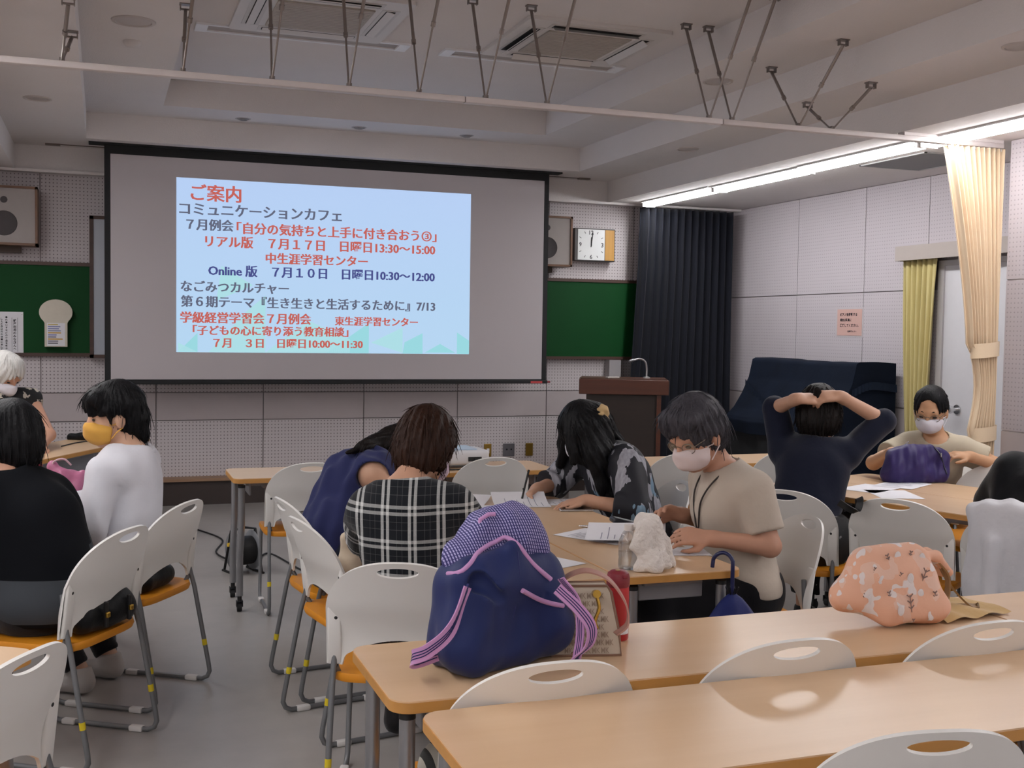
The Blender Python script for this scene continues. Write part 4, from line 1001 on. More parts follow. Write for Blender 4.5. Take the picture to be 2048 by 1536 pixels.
    b.ell(pel, V3(.165*J.get('w', 1), .125, .115)+bk['infl'], Rp); legs(b, J, bk['infl'], bk['upto'], k=.04 if not bk.get('skirt') else .14); b.plane((0, 0, pel[2]+.10), (0, 0, 1)); b.wave(.003, 35, 5, 5)
    obj('trousers' if not bk.get('skirt') else 'skirt', b.mesh('bottoms', base), bottom, t)
    for hip, kn, an, ff in lg:
        q = SDF(an+V3(-.25, -.25, -.12), an+V3(.25, .25, .1), vox); q.cap(an+V3(0,0,-.045)-ff*.02, an+ff*.15+V3(0,0,-.055), .042, .036, k=.02); q.cap(an, an+V3(0,0,-.03), .047, .045, k=.03); q.plane((0, 0, .004), (0, 0, -1)); q.plane(an+V3(0,0,.02), (0, 0, 1))
        obj('shoe', q.mesh('shoe', base), shoes, t)
    # hair
    hg = SDF(hc-.36, hc+.30, .006); hair(hg, Hp, HR, hs, J); hg.locks(hc, HR, .0035*hs, 26, len(label)); hg.wave(.002, 95, 7, 6); ho = obj('hair', hg.mesh('hair', base), hairmat_, t); strands(ho, hairmat_, hc-base, HR, len(label), ns)
    if mask:
        mk = SDF(hc-.2, hc+.2, .0045); mk.ell(Hp(0, .036, -.052), V3(.066, .074, .056)*hs, HR, k=.01); mk.cap(Hp(0, .09, -.028), Hp(0, .094, -.05), .021*hs, .018*hs, k=.04); mk.plane(Hp(0, .012, 0), HR@V3(.0, -1, -.25)); mk.plane(Hp(0, .09, -.010), HR@V3(0, -.12, 1)); mk.wave(.0012, 120, 3, 4, (.3, .3, 1)); o = obj('face_mask', mk.mesh('face_mask', base), mask, t)
        for q in (-1, 1):
            for z0 in (-.028, -.078):
                mb = MB(); mb.tube([tuple(Hp(q*x, y, z)-base) for x, y, z in ((.064, .030, z0), (.074, .012, z0*.6-.012), (.078, -.012, (-.002 if z0 > -.05 else -.045)))], .0022*hs, 6); mb.build('ear_loop', mask, o, 60)
    if glasses:
        g = None
        mb = MB(); mb.tube([tuple(Hp(x, .094, z)-base) for x, z in ((-.012, .002), (0, .006), (.012, .002))], .0016*hs, 6); g = mb.build('glasses', 'glasses_metal', t, 60)
        for q in (-1, 1):
            ring_ = [tuple(Hp(q*.034+.023*math.cos(a), .089-.010*abs(.5+.5*q*math.cos(a)), -.006+.018*math.sin(a))-base) for a in (2*PI*k/24 for k in range(24))]
            mb = MB(); mb.tube(ring_, .0015*hs, 6, closed=True); mb.build('rim', 'glasses_metal', g, 60)
            mb = MB(); mb.add(ring_, [tuple(range(24))]); mb.build('lens', 'lens_glass', g)
            mb = MB(); mb.tube([tuple(Hp(q*x, y, z)-base) for x, y, z in ((.057, .079, .0), (.073, .04, .004), (.078, -.012, .004), (.076, -.03, -.012))], .0015*hs, 6); mb.build('temple', 'glasses_metal', g, 60)
    t['_d'] = 0; del t['_d']
    return t, Hp, HR, base

def strands(ho, hm, hc, HR, seed, n=260):
    rr = random.Random(seed); vs = ho.data.vertices; b = MB(); g = Vector((0, 0, -1)); up_ = Vector(tuple(HR[:, 2])); hc = Vector(tuple(hc)); cr = hc+up_*.12-Vector(tuple(HR[:, 1]))*.03
    for _ in range(n):
        v = vs[rr.randrange(len(vs))]; p = v.co.copy(); nm = v.normal; lo_ = HR.T@np.array(p-hc)
        if lo_[1] > .0 and lo_[2] < .075: continue
        d = (p-cr).normalized()*.55+g*.6; d = d-nm*d.dot(nm)
        if d.length < .15: continue
        d.normalize(); L = rr.uniform(.03, .085); pts = []; q = p+nm*.0012
        for k in range(6): pts.append(q.copy()); q = q+d*L/5; d = (d+g*.12+nm*rr.uniform(-.03, .07)+Vector((rr.uniform(-.05, .05), rr.uniform(-.05, .05), 0))).normalized()
        r0 = rr.uniform(.0010, .0019); b.tube(pts, [r0*.4, r0, r0, r0*.9, r0*.6, r0*.15], 4, caps=False)
    o = b.build('hair_strands', hm, ho, 180); o['kind'] = 'stuff'

def hair_crop(h, P, R, k, J):
    h.ell(P(0, -.012, .030), V3(.090, .107, .102)*k, R, k=.03); h.ell(P(0, -.055, -.030), V3(.078, .060, .085)*k, R, k=.03); h.ell(P(0, -.068, -.085), V3(.050, .036, .045)*k, R, k=.03); h.cap(P(-.05, .066, .072), P(.05, .068, .070), .030*k, k=.03)
    h.box(P(0, .115, -.088), V3(.14, .098, .10)*k, R, op='s'); h.ell(P(0, .115, -.03), V3(.060, .075, .082)*k, R, op='s')
    for q in (-1, 1): h.ell(P(q*.088, .002, -.034), V3(.034, .032, .038)*k, R, op='s'); h.cap(P(q*.072, .030, .032), P(q*.074, .028, -.020), .012*k, .005*k, k=.01); h.ell(P(q*.06, .02, -.10), V3(.05, .045, .05)*k, R, op='s')
    h.cap(P(-.045, .088, .050), P(-.050, .090, .020), .010*k, .004*k, k=.01); h.cap(P(.0, .096, .050), P(-.01, .098, .028), .010*k, .004*k, k=.01)

# ---- hair shapes (h: volume, P: head-space point, R: head axes, k: head scale)
def cut_face(h, P, R, k, low=-.02, wide=.062, fy=.075): h.ell(P(0, .085, low-.035), V3(wide, .070, .085)*k, R, op='s')
def hair_bob(back=-.10, side=-.085, vol=1.0, fringe=.045, nape=.062, face=False):
    def fn(h, P, R, k, J):
        h.ell(P(0, -.012, .030), V3(.090, .106, .102)*k*vol, R, k=.03); h.ell(P(0, -.035, -.03), V3(.086, .082, .085)*k*vol, R, k=.04)
        h.ell(P(0, -.055, back*.6), V3(nape, .046, .06)*k*vol, R, k=.04)
        for q in (-1, 1): h.cap(P(q*.070, -.005, .0), P(q*.066, -.012, side), .026*k, .015*k, k=.03)
        h.ell(P(0, .105, fringe-.105), V3(.062, .085, .105)*k, R, op='s'); h.ell(P(0, .03, -.16), V3(.06, .07, .10)*k, R, op='s')
        if face: h.box(P(0, .115, -.075+.02), V3(.14, .100, .095)*k, R, op='s'); h.cap(P(-.045, .070, .045), P(.05, .072, .045), .018*k, k=.02); h.cap(P(-.07, .030, .04), P(-.075, .03, -.012), .014*k, .006*k, k=.015); h.cap(P(.07, .030, .04), P(.075, .03, -.012), .014*k, .006*k, k=.015)
    return fn
def hair_short(h, P, R, k, J):
    h.ell(P(0, -.015, .032), V3(.089, .108, .106)*k, R, k=.03); h.ell(P(0, -.05, -.02), V3(.080, .066, .080)*k, R, k=.04); h.cap(P(-.05, .05, .075), P(.05, .05, .075), .034*k, k=.03)
    for q in (-1, 1): h.cap(P(q*.068, .0, .02), P(q*.070, .004, -.03), .020*k, .010*k, k=.02)
    h.ell(P(0, .105, -.055), V3(.064, .085, .100)*k, R, op='s'); h.ell(P(0, .04, -.15), V3(.09, .075, .10)*k, R, op='s')
    for q in (-1, 1): h.ell(P(q*.082, .0, -.035), V3(.02, .022, .034)*k, R, op='s')
def hair_tied(h, P, R, k, J):
    h.ell(P(0, -.014, .026), V3(.082, .100, .098)*k, R, k=.02); h.ell(P(0, -.05, -.02), V3(.072, .060, .070)*k, R, k=.03); h.cap(P(.02, -.10, -.05), P(.05, -.11, -.16), .028*k, .014*k, k=.02)
    h.ell(P(0, .118, .004), V3(.070, .090, .104)*k, R, op='s'); h.ell(P(0, .04, -.15), V3(.09, .075, .10)*k, R, op='s'); h.box(P(0, .115, -.09), V3(.14, .095, .10)*k, R, op='s')
    for q in (-1, 1): h.ell(P(q*.082, .0, -.025), V3(.02, .022, .034)*k, R, op='s')
# ================================================================== the people in the room
def seg_uv(J, sides, r, f):
    """cloth coordinates: across the body / up, and along the sleeve on the arms"""
    def fn(W):
        c = np.asarray(J['neck'], float); u = (W-c)@r; v = W[:, 2].copy(); w_ = (W-c)@f; u = u+.35*w_*np.sign(u)*0
        for sd in sides:
            S, E = np.asarray(J[sd+'sh'], float), np.asarray(J[sd+'el'], float); ab = E-S; L = np.linalg.norm(ab); t = ((W-S)@ab)/L**2; dist = np.linalg.norm(W-S-np.clip(t, 0, 1)[:, None]*ab, axis=1)
            m = (t > .22) & (dist < .105); a = ab/L; n1 = unit(np.cross(a, f)); u[m] = ((W-S)@n1)[m]; v[m] = (t*L)[m]+.8
        return np.stack([u, v, v*0], 1)
    return fn
# --- woman in plaid
J = dict(pel=(.965, 3.60, .54), neck=(.945, 3.66, .985), head=(1.055, 3.775, 1.092), hf=(.60, .72, -.42), hu=(.25, .35, .9), f=(.375, .927), Lsh=(.838, 3.72, .885), Rsh=(1.105, 3.62, .895), Lel=(.86, 3.92, .745), Rel=(1.255, 3.64, .735), Lwr=(1.12, 4.10, .765), Rwr=(1.285, 3.90, .77), w=1.0)
r_ = unit(np.asarray(J['Rsh'])-np.asarray(J['Lsh']))
def hair_p5(h, P, R, k, J):
    hair_bob(-.10, -.05, 1.02, .05, .05)(h, P, R, k, J); h.ell(P(.088, .012, -.030), V3(.032, .034, .042)*k, R, op='s'); h.ell(P(.05, .0, -.12), V3(.05, .06, .04)*k, R, op='s')
P5 = person('seated woman in black and white plaid shirt, seen from behind', J, 'skin_a', 'plaid', 'black_trouser', hair_p5, 'hair_brown', 'mask_lilac', 1.10, glasses=True, topname='plaid_shirt',
    top_kw=dict(upto=.98, infl=.016, sleeve=.012, ntop=.015, amp=.0045, hem=.50, uv=seg_uv(J, 'LR', r_, unit((.375, .927, 0))), nw=.10, nd=.09, nh=.055, nup=.05), hand=dict(R=dict(d=(.1, .9, -.1), pn=(0,0,-1), curl=.45), L=dict(d=(.8, .5, -.1), pn=(0,0,-1), curl=.3)))
# shirt collar
t = P5[0]; b = SDF(V3(.70, 3.45, .84), V3(1.2, 3.9, 1.08), .005); cR = frame((.35, .9, -.25), (0, 0, 1)); cc = V3(.955, 3.668, .958)
for k in range(16):
    a0, a1 = 2*PI*k/16, 2*PI*(k+1)/16; q = lambda a: cc+cR@V3(.082*math.cos(a), .070*math.sin(a), 0); b.cap(q(a0), q(a1), .014, k=.012); q2 = lambda a: cc+cR@V3(.098*math.cos(a), .084*math.sin(a), -.022); b.cap(q2(a0), q2(a1), .012, k=.02)
b.wave(.002, 70, 3)
o = obj('collar', b.mesh('collar', P5[3], 1, lambda W: np.stack([(W-V3(.945, 3.6, .9))@unit((.7, -.3, .6)), (W-V3(.945, 3.6, .9))@unit((.7, -.3, -.6)), W[:, 2]*0], 1)), 'plaid', t)

# --- woman in the navy sleeveless dress, bent over the table
J = dict(pel=(.955, 4.68, .55), neck=(1.115, 4.70, .955), head=(1.225, 4.745, .955), hf=(.75, .05, -.65), hu=(.6, 0, .8), f=(.99, .14), Lsh=(1.09, 4.85, .905), Rsh=(1.045, 4.545, .905), Lel=(1.25, 4.93, .76), Rel=(1.20, 4.50, .75), Lwr=(1.40, 4.80, .765), Rwr=(1.36, 4.62, .765))
def hair_long_back(h, P, R, k, J):
    hair_bob(-.09, -.08)(h, P, R, k, J); h.cap(P(0, -.09, .02), V3(1.02, 4.62, 1.005), .045, .028, k=.03); h.cap(V3(1.04, 4.63, 1.0), V3(.945, 4.60, .985), .022, .008, k=.02); h.cap(P(.06, -.02, -.03), V3(1.17, 4.60, .86), .03, .012, k=.02)
def drape(c, J, Rm, fw_, up_):
    c.cap(V3(.98, 4.68, .86), V3(.90, 4.66, .66), .125, .13, k=.06); c.cap(V3(.92, 4.60, .68), V3(.93, 4.62, .50), .11, .13, k=.05)
person('woman in sleeveless navy dress bending forward beside the plaid shirt', J, 'skin_c', 'navy_dress', 'denim_dark', hair_long_back, 'hair_dark', 'mask_white', 1.06, topname='dress', topfn=drape, top_kw=dict(upto=0, infl=.022, amp=.006, freq=75, seed=11, stretch=(1, 1, .12), hem=.46, nw=.09), bottom_kw=dict(upto=1.9, infl=.03, skirt=True))

# --- woman writing, long black hair
J = dict(pel=(2.375, 4.76, .54), neck=(2.235, 4.825, .945), head=(2.108, 4.845, 1.04), hf=(-.80, -.12, -.58), hu=(-.55, -.1, .8), f=(-.99, .1), Lsh=(2.245, 4.655, .895), Rsh=(2.17, 5.01, .890), Lel=(2.215, 4.50, .715), Rel=(2.06, 5.05, .765), Lwr=(2.02, 4.60, .745), Rwr=(1.90, 4.895, .758), w=1.05)
def hair_long(h, P, R, k, J):
    h.ell(P(0, -.012, .030), V3(.090, .106, .100)*k, R, k=.03); h.ell(P(0, -.05, -.02), V3(.080, .070, .085)*k, R, k=.04)
    h.cap(P(-.075, .01, .03), V3(2.115, 4.715, .93), .058, .05, k=.05); h.cap(V3(2.115, 4.715, .93), V3(2.135, 4.675, .765), .052, .022, k=.04); h.cap(P(-.07, -.05, .0), V3(2.20, 4.70, .84), .055, .040, k=.05); h.cap(V3(2.20, 4.70, .84), V3(2.19, 4.67, .755), .04, .018, k=.04)
    h.cap(P(0, -.09, .0), V3(2.30, 4.80, .955), .055, .018, k=.04); h.cap(P(.07, .02, .02), V3(2.05, 4.97, .86), .045, .02, k=.04); h.cap(P(-.05, .085, .03), V3(2.03, 4.755, .90), .030, .020, k=.04)
    h.ell(P(.005, .125, -.06), V3(.05, .075, .085)*k, R, op='s')
P6 = person('woman with long black hair writing at the joined tables', J, 'skin_a', 'leaf_print', 'black_trouser', hair_long, 'hair_black', 'mask_white', 1.08, topname='blouse', top_kw=dict(upto=1.42, infl=.022, sleeve=.012, amp=.005, freq=48, seed=4, hem=.5, nw=.075, nd=.075),
    hand=dict(R=dict(d=(-.75, -.55, -.25), pn=(.1, -.55, -.8), curl=.85), L=dict(d=(-.9, .15, -.12), pn=(0,0,-1), curl=.25)))
b = SDF(V3(2.0, 4.6, .95), V3(2.35, 4.95, 1.25), .004); c0 = V3(2.168, 4.775, 1.118)
for a in range(9): b.ell(c0+V3(.012*math.cos(a*.8), -.02-.006*math.sin(a*2), .030*math.sin(a*.8)), V3(.017, .017, .017), k=.006)
b.wave(.003, 160, 2); obj('scrunchie', b.mesh('scrunchie', P6[3]), 'scrunchie', P6[0])

# --- grey-haired woman in beige
J = dict(pel=(2.285, 3.69, .545), neck=(2.195, 3.72, 1.0), head=(2.072, 3.715, 1.125), hf=(-.80, -.30, -.46), hu=(-.42, -.12, .9), f=(-.985, .14), Lsh=(2.225, 3.555, .930), Rsh=(2.235, 3.885, .925), Lel=(2.262, 3.49, .735), Rel=(2.255, 3.93, .755), Lwr=(2.04, 3.545, .765), Rwr=(2.085, 3.85, .80), w=1.05)
def straight(c, J, Rm, fw_, up_): c.cap(V3(2.255, 3.71, .78), V3(2.275, 3.695, .50), .118, .135, k=.05)
P7 = person('grey-haired woman with glasses in beige T-shirt reading at the table', J, 'skin_b', 'beige_jersey', 'black_trouser', hair_short, 'hair_grey', 'mask_pink', 1.13, glasses=True, topname='t_shirt', topfn=straight, top_kw=dict(upto=.76, infl=.014, sleeve=.014, amp=.005, freq=32, seed=9, hem=.54, nw=.088, nd=.085, nh=.055),
    hand=dict(L=dict(d=(-.9, .12, .12), pn=(.1, .6, -.6), curl=.6), R=dict(d=(-.85, -.2, .25), pn=(0, -.6, -.7), curl=.6)))
b = MB(); P = P7[3]; pth = bez([(2.22, 3.80, 1.0), (2.14, 3.765, .975), (2.085, 3.735, .90), (2.078, 3.71, .80), (2.08, 3.69, .775), (2.075, 3.665, .88), (2.12, 3.635, .965), (2.22, 3.645, 1.015)], 8)
b.tube([tuple(np.asarray(p)-P) for p in pth], .0032, 6); b.build('lanyard', mat('cord_dark', '2a2220', .7), P7[0], 60)

# --- woman with raised arms
J = dict(pel=(3.135, 4.56, .55), neck=(3.280, 4.675, .985), head=(3.325, 4.72, 1.105), hf=(.70, .62, -.36), hu=(.2, .25, .95), f=(.77, .64), Lsh=(3.165, 4.79, .925), Rsh=(3.395, 4.585, .925), Lel=(3.150, 4.845, 1.130), Rel=(3.565, 4.545, 1.085), Lwr=(3.135, 4.64, 1.190), Rwr=(3.340, 4.585, 1.205), w=1.1)
P8 = person('woman in navy top with both arms raised, tying her hair', J, 'skin_a', 'navy_rib', 'flower_black', hair_bob(-.085, -.075, 1.08, .045, .06), 'hair_dark', 'mask_white', 1.10, topname='top', top_kw=dict(upto=1.06, infl=.015, sleeve=.006, amp=.003, freq=40, seed=3, hem=.53, nw=.095, nd=.11, nh=.07, nup=.035, ntop=.5),
    bottom_kw=dict(skirt=True, upto=1.8, infl=.03), hand=dict(L=dict(d=(.85, -.15, .0), pn=(.25, .5, -.75), curl=.7), R=dict(d=(-.90, .18, -.02), pn=(.1, .55, -.8), curl=.75, s=1.05)))
b = SDF(V3(3.2, 4.6, 1.1), V3(3.5, 4.95, 1.3), .0045); b.cap((3.25, 4.63, 1.185), (3.235, 4.62, 1.235), .026, .016, k=.02); b.wave(.002, 90, 2); obj('hair_bun', b.mesh('hair_bun', P8[3]), 'hair_dark', P8[0])

# --- woman with the purple bag
J = dict(pel=(4.56, 5.36, .54), neck=(4.455, 5.215, .925), head=(4.392, 5.19, 1.085), hf=(-.72, -.62, -.42), hu=(-.2, -.2, .95), f=(-.78, -.62), Lsh=(4.565, 5.125, .858), Rsh=(4.345, 5.33, .862), Lel=(4.735, 4.995, .775), Rel=(4.045, 5.275, .785), Lwr=(4.47, 4.965, .845), Rwr=(4.06, 5.085, .865))
J['Rel'] = (4.07, 5.26, .785)
person('woman with glasses in pale linen blouse holding the purple bag', J, 'skin_d', 'linen', 'black_trouser', hair_tied, 'hair_black', 'mask_white', 1.12, glasses=True, ns=0, topname='blouse', top_kw=dict(upto=.55, infl=.014, sleeve=.018, amp=.004, freq=36, seed=6, hem=.5, nw=.07, nd=.07, nh=.04, nup=.02),
    hand=dict(R=dict(d=(.35, -.55, -.05), pn=(.55, .2, -.7), curl=.75), L=dict(d=(-.85, .15, .1), pn=(-.2, .3, -.85), curl=.6)))

# --- woman in the white top, yellow mask
J = dict(pel=(.085, 4.86, .54), neck=(.112, 4.93, .985), head=(.045, 4.965, 1.122), hf=(-.96, -.10, -.16), hu=(-.12, 0, .99), f=(-.84, .545), Lsh=(.020, 4.775, .900), Rsh=(.150, 5.09, .915), Lel=(-.045, 4.725, .70), Rel=(.02, 5.20, .72), Lwr=(-.20, 4.91, .715), Rwr=(-.22, 5.12, .74), shin=-.26)
def crease(c, J, Rm, fw_, up_): c.cap((.066, 4.716, .85), (.047, 4.703, .66), .007, .012, op='s')
P3 = person('woman in white top and yellow mask, seen in profile', J, 'skin_c', 'white_jersey', 'black_trouser', hair_crop, 'hair_black', 'mask_yellow', 1.12, shoes='shoe_white', topname='white_top', topfn=crease, top_kw=dict(upto=1.96, infl=.018, sleeve=.008, amp=.0065, freq=42, seed=8, hem=.52, nw=.085, nd=.10, nh=.06, nup=.04))
b = SDF(V3(-.05, 4.75, .88), V3(.32, 5.15, 1.06), .005)
for k in range(13):
    a0, a1 = 2*PI*k/13, 2*PI*(k+1)/13; q = lambda a: V3(.118+.078*math.cos(a), 4.935+.095*math.sin(a), .952+.020*math.cos(a)); b.cap(q(a0), q(a1), .012, k=.012)
b.wave(.003, 50, 4); obj('collar', b.mesh('collar', P3[3]), 'white_jersey', P3[0])
b = SDF(V3(-.05, 4.75, .88), V3(.32, 5.15, 1.06), .005); b.ell(V3(.118, 4.935, .950), (.066, .080, .022)); obj('inner_neckline', b.mesh('inner_neckline', P3[3]), 'black_knit', P3[0])

# --- woman in black, back to us
J = dict(pel=(-.185, 4.29, .545), neck=(-.325, 4.31, .965), head=(-.315, 4.39, 1.092), hf=(-.65, .75, -.1), hu=(0, .05, 1), f=(-.84, .545), Lsh=(-.465, 4.16, .905), Rsh=(-.195, 4.435, .868), Lel=(-.60, 4.28, .70), Rel=(-.125, 4.49, .68), Lwr=(-.75, 4.45, .74), Rwr=(-.30, 4.72, .74), w=1.15)
cz = unit((.545, .84, 0)); 
def tunic(c, J, Rm, fw_, up_):
    c.cap(V3(-.15, 4.42, .80), V3(-.12, 4.42, .56), .08, .085, k=.06); c.cap(V3(-.22, 4.25, .80), V3(-.15, 4.24, .56), .15, .165, k=.05)
person('woman in black tunic with grey hem patches, back to the camera', J, 'skin_b', 'patch_tunic', 'black_trouser', hair_bob(-.11, -.07, 1.0, .05), 'hair_black', 'mask_white', 1.06, topname='tunic', topfn=tunic, top_kw=dict(upto=1.6, infl=.026, sleeve=.014, amp=.005, freq=25, seed=2, hem=.46, nw=.11, nd=.11, nh=.05, uv=lambda W: np.stack([(W-V3(-.35, 4.25, 0))@cz, W[:, 2], W[:, 2]*0], 1)), bottom_kw=dict(infl=.02))

# --- white-haired person leaning on the cable table
J = dict(pel=(-.84, 8.10, .88), neck=(-.555, 7.80, 1.015), head=(-.58, 7.72, 1.175), hf=(.62, -.55, -.55), hu=(.3, -.2, .93), f=(.70, -.71), Lsh=(-.435, 7.86, 1.0), Rsh=(-.66, 7.66, 1.0), Lel=(-.318, 7.62, .80), Rel=(-.72, 7.45, .80), Lwr=(-.355, 7.45, .748), Rwr=(-.60, 7.30, .748), stand=True)
person('white-haired person in sleeveless printed top leaning over the cable table', J, 'skin_b', 'bold_print', 'black_trouser', hair_bob(-.10, -.06, 1.03, .05), 'hair_white', 'mask_white', 1.10, topname='sleeveless_top', top_kw=dict(upto=0, infl=.018, hem=.80, hole=.07, nw=.06, nd=.06, nh=.04, ntop=.14))

# --- person in black at the picture edge
J = dict(pel=(3.66, 3.60, .545), neck=(3.86, 3.76, .965), head=(3.93, 3.80, 1.09), hf=(.8, .45, -.35), f=(.88, .47), Lsh=(3.765, 3.905, .90), Rsh=(3.93, 3.60, .90), Lel=(3.80, 4.05, .745), Rel=(4.10, 3.60, .74), Lwr=(4.0, 4.06, .765), Rwr=(4.20, 3.80, .765), w=1.1)
def sag(c, J, Rm, fw_, up_): c.cap(V3(3.74, 3.90, .86), V3(3.68, 3.86, .72), .07, .08, k=.05)
person('person in loose black top, cut off at the picture edge', J, 'skin_a', 'black_knit', 'black_trouser', hair_bob(), 'hair_black', 'mask_white', 1.06, topname='top', topfn=sag, top_kw=dict(upto=1.5, infl=.028, sleeve=.02, hem=.5))
# ================================================================== bags and small things
def surf_y(s, x, z, default):
    i = int(round((x-s.lo[0])/s.h)); k = int(round((z-s.lo[2])/s.h)); i = min(max(i, 0), s.n[0]-1); k = min(max(k, 0), s.n[2]-1)
    c = np.argwhere(s.d[i, :, k] < 0)
    return s.lo[1]+s.h*c[0][0] if len(c) else default
fabric('pack_navy', '1f2a58', .6, .15, .1, bscale=10); fabric('pack_pink', 'c08fbf', .7, .05); fabric('pack_line', '262a5c', .7, .05); fabric('pack_lining', '3c2a34', .8)
m = bpy.data.materials.new('pack_stripe'); m.use_nodes = True; t = NT(m)
p = t.xyz(t.pos()); c = t.math('ADD', t.math('MULTIPLY', p[0], .93), t.math('MULTIPLY', p[2], .30)); f = t.math('FRACT', t.math('MULTIPLY', c, 165)); d2 = t.math('FRACT', t.math('MULTIPLY', t.math('ADD', p[2], t.math('MULTIPLY', p[1], .5)), 120))
k = t.math('MULTIPLY', t.math('GREATER_THAN', f, .52), t.math('GREATER_THAN', d2, .22)); t.base(t.mix(k, lin('2c2a66'), lin('a9a3cf'))); t.b.inputs['Roughness'].default_value = .75; MATS['pack_stripe'] = m
bp = thing('backpack', 'navy backpack with pink trims and striped flap standing open', 'backpack', (.88, 2.51, .71)); B0 = V3(.88, 2.51, .71)
s = SDF((.58, 2.28, .70), (1.16, 2.78, 1.12), .0048); cR = np.stack([unit((.90, .43, 0)), unit((-.43, .90, 0)), V3(0, 0, 1)], 1)
s.box((.885, 2.525, .835), (.175, .105, .128), cR, .055, k=.05, taper=.16); s.cap((.80, 2.455, .93), (.97, 2.53, .90), .050, .055, k=.05); s.cap((.885, 2.475, .93), (.897, 2.46, .990), .060, .024, k=.05); s.cap((.78, 2.45, .90), (.76, 2.43, .78), .035, .05, k=.05); s.cap((1.0, 2.50, .86), (1.02, 2.49, .80), .04, .045, k=.04)
for p0, p1, w_ in (((.80, 2.40, .93), (.90, 2.385, .85), .020), ((.83, 2.375, .90), (.79, 2.36, .78), .018), ((.93, 2.41, .90), (.90, 2.385, .76), .014), ((.98, 2.44, .88), (.96, 2.42, .76), .016), ((.86, 2.375, .80), (.97, 2.42, .745), .012)): s.cap(p0, p1, w_, w_*.6, op='s')
s.wave(.0055, 30, 21, 6, (1, 1, .6)); s.wave(.002, 75, 5, 5); s.plane((0, 0, .712), (0, 0, -1)); body = s
obj('main_body', s.mesh('main_body', B0), 'pack_navy', bp)
h = SDF((.70, 2.35, .86), (1.08, 2.72, 1.12), .0048); h.ell((.91, 2.57, .975), (.100, .085, .098), k=.05); h.cap((.80, 2.52, .955), (.90, 2.58, .98), .055, .08, k=.05); h.cap((.845, 2.51, 1.035), (.90, 2.54, 1.03), .026, .035, k=.03); h.cap((.985, 2.55, .93), (.94, 2.56, 1.0), .04, .06, k=.04); h.wave(.005, 34, 3, 6); h.wave(.003, 80, 13, 5)
obj('striped_flap', h.mesh('striped_flap', B0), 'pack_stripe', bp)
def trim(pts, name='pink_trim', r=.0058, off=.004):
    q = bez([(x, 0, z) for x, z in pts], 8); out = []
    for v in q:
        y = surf_y(body, v.x, v.z, 9); y2 = surf_y(h, v.x, v.z, 9); y = min(y, y2); out.append((v.x, (y if y < 5 else 2.45)-off, v.z))
    for _ in range(3): out = [out[0]]+[(out[i][0], (out[i-1][1]+out[i][1]*2+out[i+1][1])/4, out[i][2]) for i in range(1, len(out)-1)]+[out[-1]]
    b = MB(); b.tube([tuple(V3(*o)-B0) for o in out], r, 8); return b.build(name, 'pack_pink', bp, 60)
trim([(.745, .938), (.800, .978), (.86, 1.002), (.897, 1.010), (.945, .955), (.995, .912)]); trim([(.907, .901), (.965, .868), (1.025, .848)], 'pocket_trim')
b = MB(); b.tube([tuple(V3(x, 2.503, z)-B0) for x, z in ((.828, 1.02), (.832, 1.055), (.852, 1.066), (.868, 1.066))], .0055, 8); b.build('pink_trim', 'pack_pink', bp, 60)
o = []
for x, z in ((.903, .99), (.901, .93), (.897, .87), (.885, .80), (.878, .755)): o.append(tuple(V3(x, surf_y(body, x, z, 2.4)-.0005, z)-B0))
b = MB(); b.tube(bez(o, 6), .0018, 6); b.build('seam', 'pack_line', bp)
def strap(pts, wd, w_, name):
    P = [tuple(V3(*q)-B0) for q in bez(pts, 8)]; b = MB(); ribbon(b, P, wd, w_, .003); st_ = b.build(name, 'pack_pink', bp, 50)
    W = Vector(wd).normalized()
    for q in (-.2, .02, .24): b = MB(); ribbon(b, [tuple(Vector(p)+W*w_*q) for p in P], wd, w_*.07, .0046); b.build('strap_line', 'pack_line', st_)
strap([(.765, 2.385, .925), (.725, 2.375, .835), (.675, 2.38, .79), (.645, 2.40, .772), (.66, 2.43, .752), (.71, 2.43, .765)], (.15, -.1, 1), .032, 'shoulder_strap')
strap([(.985, 2.395, .905), (1.03, 2.375, .86), (1.062, 2.372, .815), (1.06, 2.375, .775), (1.03, 2.38, .745), (1.01, 2.385, .722)], (1, .3, .4), .030, 'shoulder_strap')
strap([(1.0, 2.41, .925), (1.035, 2.40, .875), (1.045, 2.395, .80), (1.03, 2.385, .722)], (.5, -1, .1), .024, 'shoulder_strap')

# --- monogram handbag
fabric('bag_cream', 'c9bcaa', .6, .03, 0, var=.03); mat('bag_brown', '8a6a58', .55, var=.06); mat('gold', 'c9a24a', .25, .9); mat('mono', '9f8c7b', .6); mat('strap_rose', 'b08377', .6, var=.1, scale=300)
hb = thing('handbag', 'cream monogram handbag with rose strap beside the backpack', 'handbag', (1.115, 2.535, .71), rad(-14))
b = MB(); prof = [(-.085, 0), (.085, 0), (.080, .06), (.062, .15), (.052, .165), (-.052, .165), (-.062, .15), (-.080, .06)]
b.prism(prof, -.045, .045, lambda x, z, y: (x, y*(1-.55*z/.165), z+.002)); b.build('body', 'bag_cream', hb, 30)
for s_ in (-1, 1):
    b = MB(); b.tube([(x*1.01, s_*.046*(1-.55*z/.165), z+.002) for x, z in prof+prof[:1]], .0035, 6); b.build('edge_piping', 'bag_brown', hb, 60)
for i in range(8):
    for j in range(7):
        z = .014+i*.0185; x = -.066+j*.0225+(.011 if i % 2 else 0); lim = .075*(1-.3*z/.165)
        if abs(x) > lim-.012: continue
        me = text_mesh('MK', -.0098, .0098, 0, 0, .01, .0135)
        for v in me.vertices: v.co = Vector((x+v.co.x, -.0465*(1-.55*(z+v.co.z)/.165)-.0008, z+v.co.z))
        obj('monogram', me, 'mono', hb)
